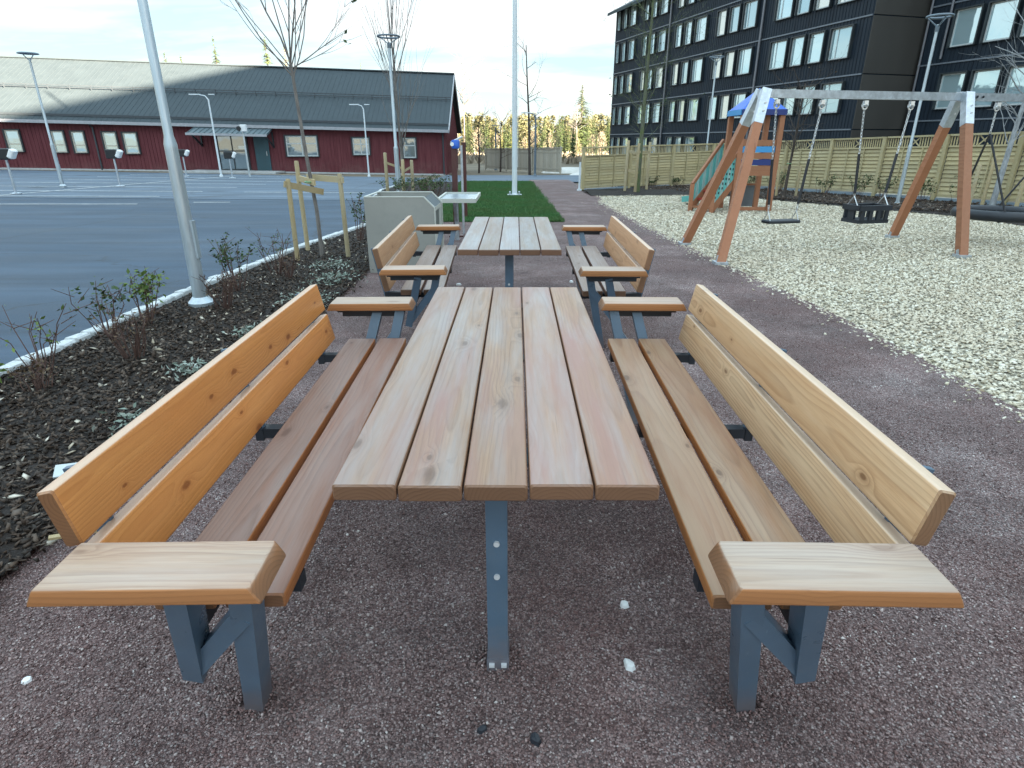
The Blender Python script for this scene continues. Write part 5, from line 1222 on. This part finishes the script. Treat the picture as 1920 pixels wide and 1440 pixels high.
stakes('three stakes with thin ties round the upright young tree behind the bin enclosure', [(-4.59, 22.65), (-4.03, 22.74), (-3.69, 22.74)], (1.32, 1.10, 1.08), [(1, 2, .62, .8), (0, 1, .75, .72)], .06)
stakes('pale ladder like stakes round the slim mossy tree', [(3.81, 22.18), (4.11, 21.88), (4.79, 23.3)], (1.72, 1.62, 1.68), [(0, 1, .80, .80), (0, 1, .45, .42), (1, 2, .83, .8)], .05)
stakes('stakes with a wide board beside the pale barked tree at the right edge', [(11.75, 15.9), (11.35, 14.3), (11.2, 15.6)], (1.25, 1.2, 1.05), [(0, (12.0, 15.7, 1.02), .9, 0)], .045)
stakes('two stakes with short rail and green tie right of the play tower', [(8.1, 19.7), (8.62, 19.5)], (.98, .95), [(0, 1, .92, .95)], .04, tie=(8.3, 19.6, .82))

# ------------------------------------------------------------------ shrubs and ground plants
def shrub(label, x, y, h_, n, seed, lm='leaf', dens=9, spread=.12, lsz=.026, group='shrubs in the planting beds', bare=False, stem='stem_red', dz=.03):
    rg = random.Random(seed); t = thing('shrub', label, 'shrub', gp(x, y, dz)); t['group'] = group
    mb = MB(); P = []
    for i in range(n):
        a = rg.uniform(0, 2*math.pi); b = Vector((math.cos(a), math.sin(a), 0))*rg.uniform(0, spread*.5); d = Vector((math.cos(a)*rg.uniform(.05, .5), math.sin(a)*rg.uniform(.05, .5), 1)); L = h_*rg.uniform(.55, 1.05)
        pts = [b, b+d*L*.35, b+d*L*.7+Vector((rg.gauss(0, .02), rg.gauss(0, .02), 0)), b+d*L+Vector((rg.gauss(0, .03), rg.gauss(0, .03), 0))]
        mb.tube(pts, [.0055, .0045, .0035, .002], 4, False)
        for k in range(2):
            f = rg.uniform(.4, .9); q = pts[1].lerp(pts[3], f); e_ = q+Vector((rg.gauss(0, .07), rg.gauss(0, .07), rg.uniform(.03, .12)))*(h_/.5); mb.tube([q, e_], [.003, .0015], 4, False)
            for _ in range(dens//3): P.append(q.lerp(e_, rg.random()))
        for _ in range(dens):
            f = rg.uniform(.35, 1.0) if not bare else rg.uniform(.1, 1); P.append(pts[1].lerp(pts[3], f)+Vector((rg.gauss(0, .02), rg.gauss(0, .02), rg.gauss(0, .02))))
    obj('stems', mb, t, mat=M[stem])
    if P: obj('foliage', leafmesh('foliage', P, lsz, M[lm], seed, 1, .012), t)
    return t
SH = [('tall leafy shrub right behind the thick lamp post', -2.86, 6.15, .62, 11, 'leaf', 12, .022), ('leafy shrub left of the thick lamp post with yellow green tips', -3.15, 4.95, .46, 12, 'leaf_lime', 11, .026),
      ('twiggy shrub with dark leaves in front of the kerb, second left of the lamp post', -3.2, 4.55, .50, 8, 'leaf', 8, .024), ('red brown twig bush at the foot of the thick lamp post', -2.70, 5.45, .34, 22, 'leaf_brown', 3, .012),
      ('dry brown twig bush between the near kerb setts and bench', -2.72, 4.05, .36, 22, 'leaf_brown', 3, .012), ('sparse shrub with long bare shoots at the left edge', -3.15, 3.75, .46, 9, 'leaf_lime', 3, .020),
      ('small tuft shrub in the dark mulch near the left edge', -2.95, 3.45, .20, 16, 'leaf_brown', 4, .014), ('loose shrub with red shoots between lamp post and stakes', -2.75, 6.95, .52, 10, 'leaf', 5, .018),
      ('low brown twiggy plant left of the tree stakes', -2.55, 6.75, .30, 14, 'leaf_brown', 3, .012), ('thin leafy shrub between tree stakes and bin enclosure', -2.45, 9.6, .75, 10, 'leaf', 9, .024),
      ('bright green shrub tip at the very left edge of the bed', -3.36, 3.52, .16, 6, 'leaf_lime', 9, .03)]
for i, (lb, x, y, h_, n, lm, dn, ls) in enumerate(SH): shrub(lb, x, y, h_, n, 30+i, lm, dn, .14, ls, stem='stem_red')
for i, (x, y, lb) in enumerate(((-3.8, 20.2, 'leftmost bush of the low hedge behind the bin enclosure'), (-3.2, 19.3, 'second bush of the low hedge behind the bin enclosure'), (-2.7, 20.6, 'third bush of the low hedge behind the bin enclosure'), (-2.4, 18.4, 'fourth bush of the low hedge, nearest the wine red posts'), (-2.9, 22.5, 'rear bush of the low hedge in front of the red gable'))):
    shrub(lb, x, y, .58, 20, 60+i, 'leaf', 10, .9, .032)
fb = [(5.4, 25.4), (6.6, 26.0), (7.6, 25.8), (8.7, 23.6), (9.0, 21.8), (9.95, 20.5), (10.4, 19.4), (10.9, 18.9), (11.25, 17.5), (11.7, 16.6)]
FBL = ['dark shrub low against the short fence section', 'second dark shrub against the short fence section', 'dark shrub at the corner of the board fence', 'leafy shrub seen under the play tower platform', 'sparse shrub left of the flat swing', 'leafy shrub between the swing chains in front of the fence', 'twiggy shrub behind the toddler swing', 'bushy shrub right of the toddler swing', 'loose shrub left of the slanted swing leg', 'shrub behind the upright swing leg']
for i, ((x, y), lb) in enumerate(zip(fb, FBL)): shrub(lb, x, y, .62 if i > 2 else .4, 13, 80+i, 'leaf', 10, .4, .032, dz=.05)
gpn = 0
for x, y, r_, lb in ((-2.02, 6.6, .28, 'silvery creeping plant in front of the bin enclosure'), (-1.98, 5.7, .26, 'silvery creeping plant behind the near left bench'), (-2.25, 7.35, .25, 'silvery creeping plant under the tree stakes'), (-2.15, 3.75, .13, 'small silvery plant rosette in the mulch'), (-2.0, 2.95, .16, 'silvery plant touching the near left backrest'), (-2.1, 4.6, .13, 'tiny silvery plant between mulch and bench')):
    rg = random.Random(hash(lb) % 1000 if False else int(100*y)); t = thing('ground_plant', lb, 'ground plant', gp(x, y, .05), 0, 'silvery ground plants')
    P = [Vector((rg.gauss(0, r_*.5), rg.gauss(0, r_*.55), rg.uniform(0, .05))) for _ in range(int(900*r_))]
    obj('foliage', leafmesh('foliage', P, .017, M['leaf_silver'], int(100*y), 1, .006, 2.4), t)
    mb = MB()
    for _ in range(10): q = Vector((rg.gauss(0, r_*.4), rg.gauss(0, r_*.4), .02)); mb.tube([(0, 0, 0), q*.5+Vector((0, 0, .03)), q], .0025, 4, False)
    obj('stems', mb, t, mat=M['stem_red'])

# ------------------------------------------------------------------ single stones and scraps on the red gravel
def stone(label, x, y, s_, m_, name='stone_chip', cat='stone', seed=1, flat=.5, z=None):
    rg = random.Random(seed); mb = MB(); n = 7; top, bot = [], []
    for k in range(n):
        a = 2*math.pi*k/n; r_ = s_/2*rg.uniform(.7, 1.15); top.append((r_*.78*math.cos(a), r_*.6*math.sin(a), s_*flat*rg.uniform(.42, .6))); bot.append((r_*math.cos(a), r_*.8*math.sin(a), -.004))
    mb.add(top+bot+[(0, 0, s_*flat*.62)], [(k, (k+1) % n, 2*n) for k in range(n)]+[(n+k, n+(k+1) % n, (k+1) % n, k) for k in range(n)]+[tuple(range(2*n-1, n-1, -1))])
    obj(name, mb, None, (x, y, G(x, y)+.002 if z is None else z), (0, 0, rg.uniform(0, 3)), label=label, cat=cat, mat=M[m_])
stone('white stone chip lying on the gravel right of the table post, farther one', .372, 1.63, .042, 'white', seed=1)
stone('white stone chip lying on the gravel right of the table post, nearer one', .345, 1.375, .046, 'white', seed=2)
stone('pale chip on the gravel near the left edge below the left armrest', -1.43, 1.31, .036, 'white', seed=3, flat=.3)
stone('dark blue grey stone in front of the table post, left one', -.085, 1.16, .034, 'steel_dark', seed=4)
stone('dark blue grey stone in front of the table post, right one', .055, 1.13, .040, 'steel_dark', seed=5)
stone('grey stone beside the right bench leg', .90, 1.46, .05, 'concrete', seed=6, flat=.3)
stone('small pale chip on the gravel behind the left bench seat', -1.02, 2.75, .03, 'white', seed=7)
for i, (x, y, lb) in enumerate(((-.62, 6.55, 'pale chip under the far table, left'), (-.10, 6.35, 'pale chip under the far table, middle'), (.62, 6.7, 'pale chip under the far table, right'), (-.45, 9.9, 'white lump on the path beyond the far table'))): stone(lb, x, y, .06 if i < 3 else .11, 'white', seed=20+i)
mb = MB(); mb.box((0, 0, 0), (.22, .10, .006)); obj('paper_scrap', mb, None, (-1.98, 2.42, .075), (.12, .1, .5), label='flat pale scrap lying in the mulch behind the left backrest', cat='scrap', mat=M['frame_white'])
mb = MB(); mb.box((0, 0, 0), (.19, .022, .010)); obj('wood_stick', mb, None, (-1.70, 1.96, .05), (.05, .1, .5), label='pale wooden stick in the mulch near the left armrest', cat='stick', mat=M['stake_wood'])

# bright heaps between the far fence and the playground fence
for i, (x, y, sx, sy, sz, lb) in enumerate(((4.6, 41.5, 2.2, 1.0, .14, 'low pale heap at the end of the path'), (4.0, 47.5, 4.2, 2.5, .35, 'wide pale heap in the gap between the two fences'))):
    mb = MB(); n = 14
    rings = [[(sx/2*f*math.cos(2*math.pi*k/n)*(1+.15*math.sin(k*2.3+i)), sy/2*f*math.sin(2*math.pi*k/n)*(1+.12*math.cos(k*1.7)), sz*z) for k in range(n)] for f, z in ((1, -.2), (.8, .5), (.45, .9))]
    mb.add([p for r_ in rings for p in r_]+[(0, 0, sz)], [(a*n+k, a*n+(k+1) % n, (a+1)*n+(k+1) % n, (a+1)*n+k) for a in range(2) for k in range(n)]+[(2*n+k, 2*n+(k+1) % n, 3*n) for k in range(n)])
    obj('sand_heap', mb, None, gp(x, y), label=lb, cat='heap', mat=M['snow'], smooth=80)

# ------------------------------------------------------------------ sunlit forest behind
def spruce_mesh(seed, h_, w_, droop=.35, dens=1.0):
    rg = np.random.default_rng(seed); V, n = [], 0
    nb = int(230*dens); z = h_*(0.06+0.94*rg.random(nb)**0.85)
    for zi in z:
        a = rg.uniform(0, 2*np.pi); L = w_*(1-zi/h_)**0.85*rg.uniform(.55, 1.12)+.05; d = np.array([np.cos(a), np.sin(a), -droop*rg.uniform(.3, 1.2)]); s = np.array([-np.sin(a), np.cos(a), 0])
        ns = max(3, int(4+L*2.2))
        for k in range(ns):
            f = (k+.6)/ns; c_ = np.array([0, 0, zi])+d*L*f*np.array([1, 1, f]); q = L*.20*(1.15-f)+.05
            for sg in (-1, 1):
                e = c_+s*sg*q*rg.uniform(.7, 1.5)+d*q*.7+np.array([0, 0, -q*rg.uniform(.1, .9)])
                V += [c_-d*q*.25+np.array([0, 0, q*.18]), c_+d*q*.35, e]
    V = np.array(V); return V
def broad_pts(seed, h_, w_, nb=130, size=.22):
    rg = np.random.default_rng(seed); V = []
    for _ in range(nb*3):
        t = rg.random(); z = h_*(.25+.75*t); r_ = w_*np.sin(np.pi*min(.98, .2+.78*t))**.8*rg.random()**.5; a = rg.uniform(0, 2*np.pi)
        c_ = np.array([r_*np.cos(a), r_*np.sin(a), z]); d = np.array([np.cos(a)*.5, np.sin(a)*.5, 1.0])*size*rg.uniform(.8, 2.4); s = rg.normal(0, 1, 3)*size*.14
        V += [c_-s, c_+s, c_+d]
    return np.array(V)
def trunk(h_, r_, m_):
    mb = MB(); mb.tube([(0, 0, -.6), (0, 0, h_*.5), (0, 0, h_*.97)], [r_, r_*.6, r_*.1], 6); return mb.mesh('trunk', M[m_])
def tris(name, V, m_): return npmesh(name, V, np.arange(len(V)).reshape(-1, 3), M[m_])
KT = {'spruce': [], 'larch': [], 'birch': []}
for i in range(4):
    KT['spruce'].append((tris('crown', spruce_mesh(i+1, 10, 1.9+.25*i), 'spruce'), trunk(10, .14, 'bark_dark')))
    KT['larch'].append((tris('crown', spruce_mesh(i+11, 9, 1.7+.2*i, .1, .7), 'spruce_y'), trunk(9, .13, 'bark_pine')))
    KT['birch'].append((tris('crown', broad_pts(i+21, 8, 1.7+.2*i, 170), 'birch_twig'), trunk(8, .11, 'bark_silver' if i % 2 else 'bark_pine')))
LBL = {'spruce': 'green spruce in the sunlit forest edge behind the fences', 'larch': 'yellow green conifer in the sunlit forest edge behind the fences', 'birch': 'bare tan coloured birch in the sunlit forest edge behind the fences'}
NM = {'spruce': 'spruce_tree', 'larch': 'larch_tree', 'birch': 'birch_tree'}
def ftree(kind, x, y, s_, label=None, var=None, sxy=1.0):
    v = KT[kind][rnd.randrange(4) if var is None else var]
    t = thing(NM[kind], label or LBL[kind], 'tree', (x, y, -.95), rnd.uniform(0, 6.28), 'forest trees: '+kind if not label else None)
    t.scale = (s_*sxy, s_*sxy, s_)
    obj('crown', v[0], t); obj('trunk', v[1], t)
    return t
ftree('spruce', 12.1, 122, 1.2, 'tall dark spruce towering over the forest left of the black block', 2, 1.75)
ftree('spruce', -52.9, 120, 1.93, 'ragged spruce top above the sunlit end of the red building ridge', 0, 1.0)
ftree('spruce', -61.9, 120, 1.70, 'pair of low treetops above the sunlit roof, left one', 1, .9)
ftree('spruce', -59.6, 121, 1.66, 'pair of low treetops above the sunlit roof, right one', 3, .8)
ftree('spruce', -43.9, 120, 1.92, 'narrow spruce top above the ridge left of the leaning young tree', 3, 1.0)
ftree('larch', -40.6, 120, 2.06, 'broad treetop above the ridge behind the leaning young tree', 0, 1.1)
ftree('spruce', -27.5, 120, 1.56, 'small treetop just clearing the shaded ridge', 2, .5)
for i in range(90):
    y = rnd.uniform(96, 150); x = (rnd.uniform(-.125, .20))*y
    k = rnd.choices(['spruce', 'larch', 'birch'], (.58, .24, .18))[0]
    ftree(k, x, y, rnd.uniform(.44, .66)*y/120*(1.0 if k != 'birch' else .95))
for i in range(26):
    y = rnd.uniform(78, 96); x = rnd.uniform(-.105, .135)*y
    k = rnd.choices(['larch', 'birch', 'spruce'], (.35, .35, .30))[0]; ftree(k, x, y, rnd.uniform(.34, .55)*y/100)
rg = random.Random(31)
for x, y, h_, lb in ((-8.6, 108, 1.0, 'tall thin leafless tree above the forest right of the red gable'), (9.2, 100, .55, 'small leafless tree between spruce and fence')):
    young_tree('bare_tree', lb, x, y, [(0, 0, -.8), (.1, 0, 5*h_), (0, 0, 9*h_), (.1, 0, 14*h_)], .14, .03,
           [(rg.uniform(.45, .98), (rg.uniform(-1, 1), rg.uniform(-1, 1), rg.uniform(.3, .9)), rg.uniform(1.8, 3.4)*h_, rg.uniform(.03, .05)) for _ in range(26)], 'bark_grey', 33, 2, .0, .2, (.3, .7), (2, 3), .12)
# the wood behind that reads as one mass, all round the site
def mass(name, pts, hr, seed, m_='wood_mass'):
    rg = np.random.default_rng(seed); A = [KTb for KTb in (spruce_mesh(71, 1, .2, .3, .22), broad_pts(72, 1, .22, 28, .035), spruce_mesh(73, 1, .17, .15, .2))]; V = []
    for x, y in pts:
        a = A[rg.integers(3)]; h_ = rg.uniform(*hr); an = rg.uniform(0, 6.28); c_, s_ = np.cos(an), np.sin(an)
        B = a*h_; V.append(np.stack([B[:, 0]*c_-B[:, 1]*s_+x, B[:, 0]*s_+B[:, 1]*c_+y, B[:, 2]-1.2], 1))
    V = np.concatenate(V); obj(name, tris(name, V, m_), kind='stuff')
pts = [(nrg.uniform(-.16, .26)*y, y) for y in nrg.uniform(150, 200, 420)]
mass('forest', pts, (6, 9), 1)
pts = [(nrg.uniform(-125, -70), nrg.uniform(-60, 60)) for _ in range(420)]
mass('forest', pts, (9, 17), 2)
# low undergrowth at the foot of the forest
P = np.stack([nrg.uniform(-14, 22, 5000), nrg.uniform(70, 110, 5000), np.full(5000, -.9)], 1); k = np.abs(P[:, 0]-.03*P[:, 1]) < .17*P[:, 1]; P = P[k]
n = len(P); s_ = nrg.uniform(.2, .9, n); a = nrg.uniform(0, 6.28, n)
obj('undergrowth', tris('undergrowth', np.stack([P-np.stack([np.cos(a)*.2, np.sin(a)*.2, 0*a], 1), P+np.stack([np.cos(a)*.2, np.sin(a)*.2, 0*a], 1), P+np.stack([nrg.normal(0, .2, n), nrg.normal(0, .2, n), s_], 1)], 1).reshape(-1, 3), 'birch_twig'), kind='stuff')
